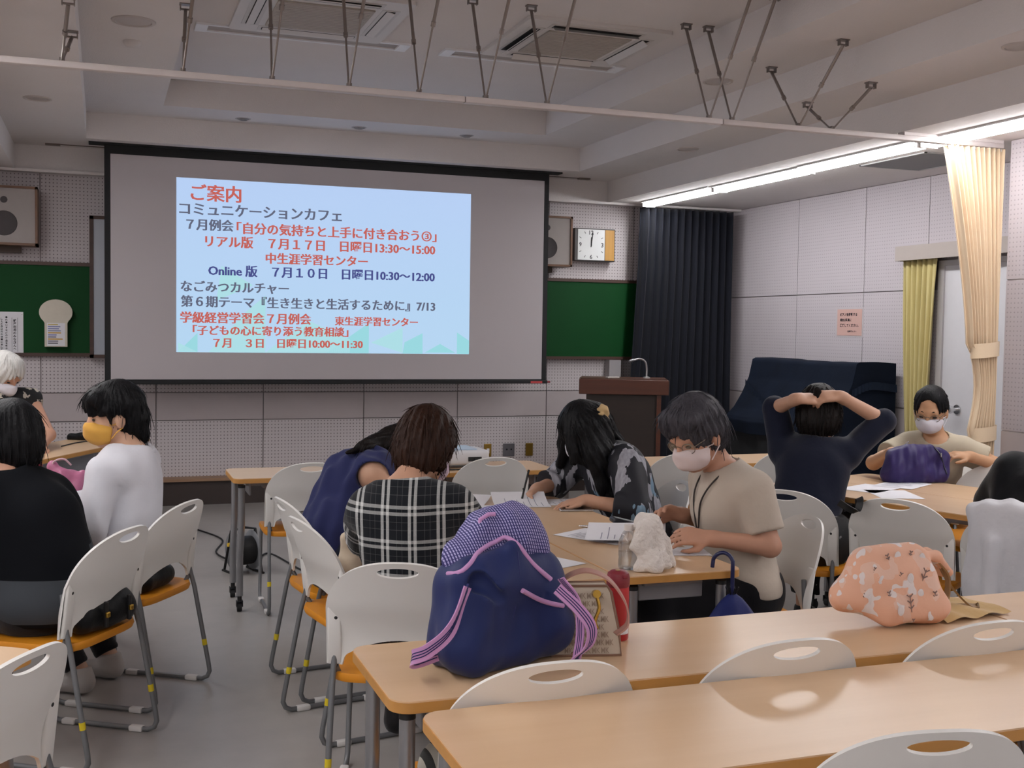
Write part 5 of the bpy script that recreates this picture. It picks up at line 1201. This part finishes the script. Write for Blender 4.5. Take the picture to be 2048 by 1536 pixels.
P = bez([(-.06, 0, .15), (-.05, -.01, .185), (.0, -.02, .205), (.055, -.03, .185), (.095, -.04, .13), (.10, -.045, .08), (.07, -.05, .055)], 8)
b = MB(); ribbon(b, P, (.1, 1, .15), .028, .004); b.build('strap', 'strap_rose', hb, 50)
b = MB(); b.tube(bez([(.022, -.05, .15), (.028, -.054, .12), (.018, -.056, .09), (.024, -.056, .07)], 6), .0045, 8); b.cyl((.022, -.03, .15), (.022, -.055, .155), .010, n=12); b.build('clasp', 'gold', hb, 60)
b = MB(); ribbon(b, bez([(.024, -.056, .072), (.0, -.06, .04), (-.04, -.062, .01)], 6), (0, -1, .2), .012, .004); b.build('leather_pull', 'bag_brown', hb)
# --- red thermos
th = thing('thermos', 'red steel thermos with darker lid behind the handbag', 'thermos', (1.243, 2.612, .71))
mat('thermos_red', 'b02a30', .35, spec=.5); mat('thermos_lid', '7c2430', .45)
MB().lathe([(.0, 0), (.026, 0), (.029, .004), (.029, .125), (.0285, .137)], n=28).build('flask', 'thermos_red', th, 40)
MB().lathe([(.0285, .137), (.030, .139), (.030, .160), (.027, .172), (.018, .178), (.0, .179)], n=28).build('lid', 'thermos_lid', th, 40)
b = MB(); b.rbox((.006, -.026, .166), (.014, .012, .010), .003); b.build('lid_latch', 'thermos_lid', th); MB().lathe([(.0, .1795), (.006, .1795), (.006, .181), (.0, .182)], (-.004, -.006, 0), 12).build('lid_dot', mat('lid_dot', 'b79a72', .5), th)
b = MB(); b.grid(lambda u, v: (.0295*math.sin(-.5+1.3*u), -.0295*math.cos(-.5+1.3*u), .018+.018*v), 12, 2); b.build('white_label', 'paper', th, 60)

# --- peach tote lying on the table
m = bpy.data.materials.new('peach_print'); m.use_nodes = True; t = NT(m)
v = t.pos(); n1 = t.noise(17, 2, v); base_ = t.mix(t.math('GREATER_THAN', n1, .54), lin('deac92'), lin('deb9a6')); n2 = t.noise(26, 1, t.mapping(v, (1, 1, 1), (0, 0, 0), (3, 1, 2))); base_ = t.mix(t.math('GREATER_THAN', n2, .63), base_, lin('dcd3d2'))
t.base(base_); t.b.inputs['Roughness'].default_value = .8; t.bump(t.noise(16, 3), .2, .02); MATS['peach_print'] = m
fabric('peach_plain', 'd79a78', .8); mat('sprig', '8a716a', .8); mat('handle_tan', '8d6a40', .6, var=.1); mat('flower_white', 'd9d2d2', .8)
tt = thing('tote_bag', 'peach floral tote bag slumped on its side with tan handles', 'tote bag', (2.10, 2.60, .71)); B1 = V3(2.10, 2.60, .71)
s = SDF((1.78, 2.34, .70), (2.42, 2.85, .97), .005); s.ell((2.035, 2.545, .815), (.125, .075, .088), k=.05)
for p0, p1, r0 in (((1.90, 2.57, .785), (1.965, 2.56, .885), .035), ((1.965, 2.56, .885), (2.115, 2.56, .888), .034), ((2.115, 2.56, .885), (2.145, 2.51, .76), .036), ((2.145, 2.50, .755), (2.01, 2.51, .755), .042), ((1.99, 2.52, .76), (1.90, 2.57, .785), .036)): s.cap(p0, p1, r0, k=.035)
for e in (-.035, .0, .035): s.cap((2.125, 2.585+e, .90), (2.20, 2.60+e, .885), .013, k=.02); s.cap((2.20, 2.60+e, .885), (2.285, 2.625+e*.7, .825), .013, .010, k=.02)
s.wave(.0055, 28, 17, 6); s.wave(.002, 80, 4, 4); s.plane((0, 0, .712), (0, 0, -1)); pk = s
obj('bag_body', s.mesh('bag_body', B1), 'peach_print', tt)
rg = random.Random(8)
for x, z, sz in ((1.955, .865, .5), (1.99, .80, .7), (2.02, .85, .6), (2.045, .78, 1.2), (2.10, .84, 1.3), (2.075, .90, .6), (2.0, .895, .7), (1.93, .80, .6), (2.13, .79, .8), (2.06, .74, .6)):
    y = surf_y(pk, x, z, None)
    if y is None: continue
    b = MB(); L = .040*sz; a = rg.uniform(1.1, 2.0); d = Vector((math.cos(a), 0, math.sin(a))); c = Vector((x, y-.0015, z))
    pts = [c-d*L/2, c, c+d*L/2]; b.tube([tuple(V3(*q)-B1) for q in pts], .0014, 5)
    for k in (0, 1, 2):
        for sd in (-1, 1): q = c-d*L/2+d*L*(k+.6)/3; e = q+(d*.6+Vector((-d.z, 0, d.x))*sd*.7)*L*.28; b.tube([tuple(V3(*q)-B1), tuple(V3(*e)-B1)], .0018, 5)
    b.build('printed_sprig', 'sprig', tt)
for x, z in ((1.97, .84), (2.03, .90), (2.115, .89), (2.085, .80), (1.945, .79), (2.11, .745), (2.01, .765), (2.05, .845)):
    y = surf_y(pk, x, z, None)
    if y is None: continue
    b = MB(); b.lathe([(.0, .0015), (.007, .0012), (.011, 0)], tuple(V3(x, y-.0012, z)-B1), 12, Matrix.Rotation(PI/2, 3, 'X') @ Matrix.Diagonal((1, 1.4, 1))); b.build('printed_petal', 'flower_white', tt)
for dy, pts in ((0, [(2.205, 2.57, .875), (2.245, 2.565, .83), (2.245, 2.56, .775), (2.215, 2.55, .735), (2.17, 2.54, .728)]), (1, [(2.23, 2.585, .86), (2.28, 2.59, .79), (2.345, 2.59, .73), (2.375, 2.585, .722), (2.31, 2.62, .720), (2.23, 2.62, .725)])):
    b = MB(); ribbon(b, [tuple(V3(*q)-B1) for q in bez(pts, 8)], (.2, 1, .3), .022, .005); b.build('handle', 'handle_tan', tt, 50)
b = MB(); b.grid(lambda u, v: (.08+.26*u, -.12+.20*v+.04*u, .004+.010*math.sin(7*u+3*v)**2+.02*(1-u)*math.sin(PI*v)), 16, 10); b.build('inner_flap', fabric('lining_cream', 'c9a66e', .8) or 'lining_cream', tt, 180)

# --- bottle with towel
mat('pet', 'd8dde2', .06, trans=1.0, alpha=.42, var=.01); mat('pet_water', 'cfd8dc', .03, trans=1.0, alpha=.35, var=.01); mat('pet_cap', 'd6cfcb', .5); fabric('towel', 'ded6cf', .95, .5, .3, bscale=90)
pb_ = thing('water_bottle', 'clear plastic water bottle beside the draped towel', 'bottle', (1.648, 3.388, .71))
MB().lathe([(.0, .002), (.030, .0), (.034, .006), (.034, .03), (.032, .038), (.034, .046), (.034, .085), (.033, .095), (.020, .122), (.013, .130), (.013, .140)], n=28).build('bottle_body', 'pet', pb_, 50)
MB().lathe([(.0, .004), (.032, .005), (.032, .058), (.0, .058)], n=24).build('water', 'pet_water', pb_, 50)
MB().lathe([(.0155, .128), (.0155, .148), (.0, .149)], n=20).build('cap', 'pet_cap', pb_, 50)
tw = thing('towel', 'white towel draped in a heap beside the clear bottle', 'towel', (1.715, 3.385, .71)); B2 = V3(1.715, 3.385, .71)
s = SDF((1.56, 3.26, .70), (1.88, 3.52, .93), .004); s.cap((1.715, 3.40, .72), (1.715, 3.40, .855), .045, .036, k=.03); s.cap((1.685, 3.375, .845), (1.645, 3.345, .79), .022, .012, k=.03); s.cap((1.70, 3.36, .84), (1.69, 3.315, .735), .030, .02, k=.03); s.cap((1.735, 3.37, .84), (1.745, 3.325, .73), .03, .024, k=.03); s.cap((1.75, 3.40, .84), (1.785, 3.385, .745), .028, .022, k=.03); s.cap((1.66, 3.325, .722), (1.72, 3.305, .72), .016, .013, k=.02); s.cap((1.77, 3.35, .724), (1.80, 3.37, .724), .016, k=.02)
s.wave(.008, 75, 5, 6, (1, 1, .2)); s.wave(.002, 160, 6, 4); s.plane((0, 0, .7115), (0, 0, -1)); obj('towel_cloth', s.mesh('towel_cloth', B2), 'towel', tw)

# --- umbrella hooked on the table end
um = thing('umbrella', 'navy umbrella hooked over the table corner', 'umbrella', (1.968, 3.255, 0))
mat('umb_handle', '161d4a', .3); fabric('umb_cloth', '1a2560', .55, .1); mat('lace', 'b9b5bd', .9); mat('steel_rod', '3a3a40', .35, .8)
pth = [(-.045, .055, .715), (-.045, .05, .74)]+[(-.0225+.0225*math.cos(a)*1.0*-1, .0+.05*(1-k/8), .742+.026*math.sin(a)) for k, a in ((k, PI*k/8) for k in range(9))]+[(0, 0, .72), (0, 0, .62)]
MB().tube(pth, .0068, 10).build('handle', 'umb_handle', um, 60); MB().cyl((0, 0, .63), (0, 0, .10), .0045, n=10).build('shaft', 'steel_rod', um)
N = 8
def canopy(u, v):
    a = 2*PI*u; rr = (.012+.15*(v**.75))*(1-.18*abs(math.sin(N*a/2))*v); return (rr*math.cos(a)*1.05, rr*math.sin(a)*.42+.0, .635-.42*v*.45-.012*math.cos(2*a)*v)
b = MB(); b.grid(lambda u, v: canopy(u, 1-v), 64, 12, True); b.build('canopy', 'umb_cloth', um, 180)
b = MB(); b.tube([tuple(Vector(canopy(k/64, 1))+Vector((0, 0, -.004*(k % 2)))) for k in range(64)], .006, 5, closed=True); b.build('lace_trim', 'lace', um)
for k in range(N): a = 2*PI*k/N; b = MB(); b.cyl((.012*math.cos(a), .008*math.sin(a), .633), (.024*math.cos(a), .018*math.sin(a), .657), .0022, n=6); b.build('rib_tip', 'steel_rod', um)

# --- sheets of paper, pens, phone
def sheet(x, y, rz, w_=.21, l=.297, label='', curl=.0, z=.7105, name='paper_sheet', text=0, bend=None, seed=0):
    def F(u, v):
        X, Y = (u-.5)*w_, (v-.5)*l; zz = .0012+curl*((u-.1)**2*(1 if u > .1 else 0))*.9+(bend(u, v) if bend else 0); return (X, Y, zz)
    b = MB(); n = len(b.v); b.grid(F, 9, 9); top = len(b.v); b.v += [(v[0], v[1], v[2]-.0008) for v in b.v[:81]]; b.f += [tuple(81+i for i in f[::-1]) for f in b.f[:64]]
    t = b.build(name, 'paper', None, 180); tag(t, label, 'paper', 'loose papers on the tables'); t.location = (x, y, z); t.rotation_euler = (0, 0, rz)
    rr = random.Random(seed)
    for k in range(text):
        v = .12+.76*k/max(1, text); u0, u1 = .12, rr.uniform(.4, .88); c = MB(); c.grid(lambda a, q: (lambda P: (P[0], P[1], P[2]+.0007))(F(u0+(u1-u0)*a, v+.012*q)), 6, 2); c.build('printed_line', mat('print_grey', '8f90a0', .8), t)
    return t
sheet(1.78, 4.78, rad(80), .18, .25, 'open notebook page under the writing hand', .06, text=7, seed=1)
sheet(1.93, 4.80, rad(84), .18, .25, 'second open notebook page by the resting hand', .0, .7105, text=7, seed=2)
sheet(1.86, 3.85, rad(62), .21, .297, 'curled white sheet in front of the grey-haired woman', .0, .725, bend=lambda u, v: .05*(1-v)**2*.3+.03*u*u, text=9, seed=3)
sheet(1.80, 3.95, rad(30), .21, .297, 'printed sheet lying under the curled sheet', .0, text=12, seed=4)
sheet(1.95, 3.60, rad(75), .15, .21, 'small white sheet at the table edge by the beige sleeve', .0, seed=5)
sheet(1.42, 3.55, rad(25), .18, .2, 'white sheet corner showing past the backpack', .0, seed=6)
sheet(1.50, 4.62, rad(70), .21, .28, 'white sheet beside the plaid sleeve', .02, text=5, seed=7)
sheet(1.52, 4.92, rad(60), .21, .28, 'white sheet behind the plaid shoulder', .03, seed=8)
sheet(3.72, 4.83, rad(-65), .21, .297, 'white sheet on the angled table by the raised-arm woman', .0, .7105, seed=9)
sheet(3.98, 4.90, rad(-60), .21, .297, 'printed sheet in front of the purple bag', .0, .712, text=12, seed=10)
sheet(3.70, 4.62, rad(-20), .21, .297, 'blank sheet over the strap chair', .0, seed=11)
sheet(4.03, 4.22, rad(-20), .21, .297, 'sheet cut off by the black-clothed person', .0, seed=12)
ph = thing('smartphone', 'silver-edged smartphone lying by the notebook', 'phone', (1.955, 4.555, .7105), rad(78))
MB().rbox((0, 0, .0045), (.072, .148, .009), .004, 3).build('phone_body', mat('phone_silver', 'c2c0c0', .25, .7), ph, 40); MB().bb((-.032, -.07, .0088), (.032, .07, .0094)).build('phone_screen', mat('phone_black', '0c0c10', .08), ph)
def pen(p0, p1, label, c='cap_black', r=.0048):
    p0, p1 = Vector(p0), Vector(p1); t = thing('pen', label, 'pen', tuple(p0)); d = p1-p0
    MB().cyl((0,0,0), d*.12, .0012, r).build('pen_tip', 'chrome', t, 40); MB().cyl(d*.12, d, r, n=12).build('barrel', c, t, 40); b = MB(); e = d.normalized(); o_ = e.orthogonal().normalized()*(r+.0015); b.tube([tuple(d*.98+o_), tuple(d*.72+o_)], .0012, 6); b.build('clip', 'chrome', t)
pen((1.795, 4.815, .7125), (1.832, 4.818, .862), 'black pen held upright in the writing hand')
pen((1.80, 4.16, .716), (1.90, 4.10, .716), 'pale pen lying beside the curled sheet', 'chrome')
pen((4.045, 5.06, .835), (4.135, 5.05, .925), 'slim pen held against the purple bag', 'chrome', .003)
b = MB(); b.rbox((0, 0, .007), (.03, .018, .014), .004); tag(b.build('eraser', mat('pink_eraser', 'd9a9a6', .6), None, loc=(1.39, 3.37, .71)), 'small pink eraser on the table behind the backpack', 'eraser')
wl = thing('spectacle_case', 'black spectacle case tilted behind the reading hands', 'case', (1.965, 4.02, .7105), rad(-8))
b = MB(); b.rbox((0, 0, .03), (.17, .065, .024), .010, 3, M=Matrix.Rotation(rad(14), 3, 'Y')); b.build('case_shell', mat('case_black', '1d1f28', .4), wl, 50); b = MB(); b.rbox((0, -.0, .0095), (.12, .06, .019), .006); b.build('case_base', 'cap_black', wl, 50)

# --- purple bag held over the table
fabric('purple_nylon', '32285a', .45, .15, .05, bscale=12); pu = thing('bag', 'purple nylon bag held open over the table', 'bag', (4.15, 5.03, .71)); B3 = V3(4.15, 5.03, .71)
s = SDF((3.85, 4.82, .70), (4.48, 5.25, .97), .0055); s.cap((4.01, 5.02, .75), (4.26, 4.97, .75), .06, .065, k=.06); s.cap((4.04, 5.05, .85), (4.26, 4.99, .85), .045, .05, k=.06); s.ell((4.13, 5.02, .80), (.15, .075, .11), k=.05); s.cap((4.25, 4.97, .72), (4.30, 4.965, .84), .05, .03, k=.05); s.cap((4.16, 5.03, .88), (4.225, 5.0, .885), .028, .03, k=.03); s.wave(.007, 32, 3, 6, (1, 1, .5)); s.wave(.0025, 90, 5, 4); s.plane((0, 0, .7115), (0, 0, -1)); obj('bag_body', s.mesh('bag_body', B3), 'purple_nylon', pu)
o = [tuple(V3(x, surf_y(s, x, z, 4.93)-.003, z)-B3) for x, z in ((4.235, .90), (4.25, .86), (4.262, .81), (4.268, .76))]; b = MB(); b.tube(bez(o, 5), .004, 6); b.build('zip', mat('zip_dark', '1c1830', .4), pu); b = MB(); b.rbox(tuple(Vector(o[1])+Vector((0, -.006, 0))), (.008, .004, .022), .002); b.build('zip_pull', 'chrome', pu)

# --- white jacket over a chair back
fabric('jacket_white', 'd9d9de', .8, .3, .1, bscale=14); jk = thing('jacket', 'white jacket draped over a chair back', 'jacket', (3.42, 3.50, 0)); B4 = V3(3.42, 3.50, 0)
s = SDF((3.12, 3.10, .20), (3.75, 3.80, .90), .006); dR = V3(math.cos(rad(62)), -math.sin(rad(62)), 0); dF = V3(math.sin(rad(62)), math.cos(rad(62)), 0); cc = V3(3.42, 3.50, 0)-dF*.075
for k in range(9):
    u = -.14+.045*k; c = cc+dR*u-dF*.03*(1-(u/.23)**2); top = .815-.25*max(0, abs(u)-.10)**1.2; wv = .010*math.sin(k*2.3)
    s.cap(c+V3(0,0,top-.012)+dF*.035, c+V3(0,0,top), .026, k=.04); s.cap(c+V3(0,0,top), c-dF*(.035+wv)+V3(0,0,.47+.02*math.sin(k*1.7)), .030, .028, k=.045); s.cap(c+dF*.045+V3(0,0,top-.01), c+dF*.075+V3(0,0,.58), .025, k=.04)
s.cap(cc-dR*.06-dF*.07+V3(0,0,.70), cc-dR*.04-dF*.11+V3(0,0,.38), .035, .03, k=.02); s.cap(cc-dR*.04-dF*.11+V3(0,0,.40), cc+dR*.04-dF*.12+V3(0,0,.27), .036, .045, k=.02); s.cap(cc+dR*.12-dF*.06+V3(0,0,.72), cc+dR*.12-dF*.09+V3(0,0,.36), .035, .03, k=.02)
s.wave(.0055, 60, 7, 7, (1, 1, .25)); s.wave(.003, 110, 8, 5, (1, 1, .4)); obj('jacket_cloth', s.mesh('jacket_cloth', B4), 'jacket_white', jk)
# --- black bag strap over a chair top
sp = thing('bag_strap', 'black strap looped over the top of an empty chair', 'strap', (3.13, 4.12, .78)); b = MB(); B5 = V3(3.13, 4.12, .78)
ribbon(b, [tuple(V3(*q)-B5) for q in bez([(3.165, 4.17, .70), (3.145, 4.16, .762), (3.125, 4.13, .785), (3.105, 4.095, .775), (3.085, 4.09, .735), (3.05, 4.10, .745), (3.02, 4.13, .77)], 8)], (.6, -.75, .5), .03, .004); b.build('strap_band', 'cap_black', sp, 50)

# --- black handbag on the chair seat
fabric('bag_black', '0e0f12', .5, .2, .05); bb_ = thing('handbag', 'black handbag with buckled straps on the chair behind the woman in black', 'handbag', (-.005, 4.13, .435)); B6 = V3(-.005, 4.13, .435)
s = SDF((-.25, 3.9, .42), (.25, 4.4, .62), .0055); s.cap((-.07, 4.10, .49), (.06, 4.25, .49), .055, .055, k=.05); s.cap((-.06, 4.12, .53), (.05, 4.25, .53), .035, k=.04); s.wave(.004, 40, 3, 5); s.plane((0, 0, .436), (0, 0, -1)); obj('bag_body', s.mesh('bag_body', B6), 'bag_black', bb_)
for u in (.25, .85):
    p = V3(-.07, 4.10, .50)*(1-u)+V3(.06, 4.25, .50)*u-V3(-.84, .545, 0)*-.0+V3(.046, -.04, 0)-B6; b = MB(); b.rbox(tuple(p), (.014, .014, .09), .004, rz=rad(49)); b.build('buckle_strap', 'cap_black', bb_); b = MB(); b.rbox(tuple(p+V3(.006, -.006, .0)), (.018, .012, .02), .004, rz=rad(49)); b.build('buckle', 'gold', bb_)
cu = thing('cushion_bag', 'dark bag on the chair behind the woman in white', 'bag', (.20, 4.76, .435)); s = SDF((.0, 4.5, .42), (.4, 5.05, .6), .006); s.cap((.15, 4.70, .47), (.24, 4.86, .47), .045, k=.04); s.wave(.004, 45, 6, 5); s.plane((0, 0, .436), (0, 0, -1)); obj('bag_body', s.mesh('bag_body', V3(.20, 4.76, .435)), 'bag_black', cu)
# --- cream bag on the sideways chair
fabric('cream_cloth', 'c7b6a0', .8, .2); cr = thing('cloth_bag', 'folded cream cloth bag on a sideways chair', 'bag', (.91, 4.19, .44)); s = SDF((.75, 4.0, .43), (1.1, 4.4, .80), .006); s.cap((.87, 4.20, .49), (.93, 4.22, .49), .05, k=.04); s.cap((.875, 4.21, .55), (.865, 4.215, .70), .04, .022, k=.04); s.cap((.90, 4.21, .55), (.885, 4.20, .62), .04, .03, k=.04); s.wave(.005, 40, 4, 5); s.plane((0, 0, .436), (0, 0, -1)); obj('bag_body', s.mesh('bag_body', V3(.91, 4.19, .44)), 'cream_cloth', cr)
# --- striped bag on the tucked chair
m = bpy.data.materials.new('bag_stripes'); m.use_nodes = True; t = NT(m); n = t.noise(3, 2); p = t.xyz(t.pos()); f = t.math('FRACT', t.math('MULTIPLY', t.math('ADD', t.math('ADD', p[0], t.math('MULTIPLY', p[2], .4)), t.math('MULTIPLY', n, .08)), 26)); t.base(t.mix(t.math('GREATER_THAN', f, .55), lin('232321'), lin('a29d92'))); t.b.inputs['Roughness'].default_value = .8; MATS['bag_stripes'] = m
sb = thing('tote_bag', 'dark and pale striped bag on the chair under the backpack table', 'tote bag', (.76, 2.47, .435)); s = SDF((.6, 2.3, .42), (.95, 2.65, .66), .006); s.cap((.72, 2.44, .48), (.80, 2.47, .48), .05, k=.05); s.cap((.72, 2.43, .52), (.78, 2.46, .575), .045, .03, k=.05); s.wave(.005, 45, 9, 5); s.plane((0, 0, .436), (0, 0, -1)); obj('bag_body', s.mesh('bag_body', V3(.76, 2.47, .435)), 'bag_stripes', sb)

# --- projector, reel, cables
pj = thing('projector', 'white data projector on the table before the screen', 'projector', (1.93, 6.22, .71))
mat('proj_white', 'd3d3d6', .4, var=.02); b = MB(); b.rbox((0, 0, .06), (.30, .24, .085), .02, 3); b.build('projector_case', 'proj_white', pj, 40); b = MB(); b.rbox((-.02, .0, .105), (.20, .20, .012), .006); b.build('top_cover', mat('proj_top', 'b5c6d8', .3), pj)
MB().lathe([(.0, .0), (.03, 0), (.034, .01), (.034, .03), (.026, .03), (.02, .02), (.0, .018)], (-.07, .11, .06), 24, Matrix.Rotation(-PI/2, 3, 'X')).build('projector_lens', 'cap_black', pj, 40)
b = MB(); b.bb((.02, -.122, .04), (.10, -.118, .065)); b.build('port_panel', 'screw_dark', pj)
for sx in (-1, 1):
    for sy in (-1, 1): MB().cyl((sx*.12, sy*.09, 0), (sx*.12, sy*.09, .02), .012, n=12).build('foot', 'rubber', pj)
def cable(pts, label, r=.004, m='rubber'):
    P = bez(pts, 10); o = Vector(pts[0]); b = MB(); b.tube([tuple(p-o) for p in P], r, 8); t = b.build('cable', m, None, 60); t.location = o; return tag(t, label, 'cable')
cable([(1.99, 6.098, .765), (1.985, 6.06, .75), (1.94, 6.03, .72), (1.84, 6.03, .7145), (1.75, 6.06, .7145)], 'short black cable plugged into the projector')
cable([(.62, 8.6, .005), (.78, 8.08, .005), (.70, 7.6, .005), (.80, 7.12, .02)], 'black cable running from the wall to the cable reel', .006)
cable([(.86, 7.0, .02), (1.02, 7.5, .005), (1.14, 6.95, .005), (1.25, 6.5, .005), (1.5, 6.4, .005)], 'black cable trailing from the reel under the projector table', .006)
rl = thing('cable_reel', 'grey cable reel with yellow knob on the floor', 'cable reel', (.81, 6.98, 0), rad(20))
Rm = Matrix.Rotation(PI/2, 3, 'Y'); mat('reel_grey', '8f9296', .4, .3)
for x in (-.07, .05): MB().lathe([(.03, -.004), (.115, -.004), (.12, 0), (.115, .004), (.03, .004)], (x, 0, .135), 32, Rm).build('flange', 'reel_grey', rl, 40)
MB().lathe([(.0, -.06), (.085, -.058), (.088, 0), (.085, .048), (.0, .05)], (-.005, 0, .135), 28, Rm).build('wound_cable', 'rubber', rl, 40)
b = MB(); b.tube([(-.09, -.10, .006), (-.09, -.06, .14), (-.09, .0, .262), (.0, .0, .275), (.07, .0, .262), (.07, .06, .14), (.07, .10, .006)], .008, 8); b.tube([(-.09, -.11, .006), (-.09, .11, .006)], .008, 8); b.tube([(.07, -.11, .006), (.07, .11, .006)], .008, 8); b.tube([(-.09, .0, .262), (-.09, .09, .006)], .008, 8); b.tube([(.07, .0, .262), (.07, -.09, .006)], .008, 8); b.build('stand', 'cap_black', rl, 50)
MB().cyl((-.09, -.05, .19), (-.135, -.05, .19), .012).build('crank_knob', mat('knob_yellow', 'd9b02a', .4), rl, 40)

# --- things on the far table and beside it
cs = thing('pouch', 'black pouch on the cable table', 'pouch', (-.155, 8.20, .71), rad(-30)); s = SDF((-.12, -.09, -.01), (.12, .09, .07), .004); s.cap((-.06, 0, .018), (.055, .0, .018), .026, .03, k=.02); s.ell((.03, 0, .03), (.04, .03, .018), k=.02); s.plane((0, 0, .001), (0, 0, -1)); s.wave(.002, 90, 4, 4); obj('pouch_body', s.mesh('pouch_body'), 'bag_black', cs)
cable([(-.25, 7.75, .7145), (-.17, 7.95, .7145), (-.05, 8.10, .7145), (.08, 8.10, .7145), (.16, 8.20, .7145)], 'black cable lying across the far angled table')
pkb = thing('drawstring_bag', 'shiny pink drawstring bag between the two seated women', 'bag', (-.16, 5.22, .71)); B7 = V3(-.16, 5.22, .71); fabric('pink_foil', 'b5708f', .3, .25, 0, bscale=25)
s = SDF((-.36, 5.05, .70), (.04, 5.4, .95), .0055); s.ell((-.15, 5.22, .78), (.075, .06, .075), k=.04); s.cap((-.17, 5.22, .83), (-.20, 5.22, .88), .045, .025, k=.04); s.cap((-.11, 5.22, .82), (-.08, 5.22, .845), .035, .02, k=.04); s.wave(.007, 60, 5, 6); s.plane((0, 0, .7115), (0, 0, -1)); obj('bag_body', s.mesh('bag_body', B7), 'pink_foil', pkb)
b = MB(); b.tube([tuple(V3(*q)-B7) for q in bez([(-.205, 5.215, .86), (-.20, 5.20, .905), (-.16, 5.20, .918), (-.13, 5.21, .89)], 6)], .0045, 8); b.build('cord', mat('cord_pale', 'c9a9b4', .6), pkb, 60)
rb = thing('pencil_box', 'red plastic box standing past the black-haired head', 'box', (-.285, 4.93, .71), rad(-50)); b = MB(); b.rbox((0, 0, .11), (.09, .07, .22), .012, 3); b.build('box_body', mat('box_red', 'b3263f', .35), rb, 40); b = MB(); b.rbox((0, 0, .215), (.094, .074, .03), .01, 3); b.build('box_lid', mat('lid_red', 'c23a50', .3), rb, 40)
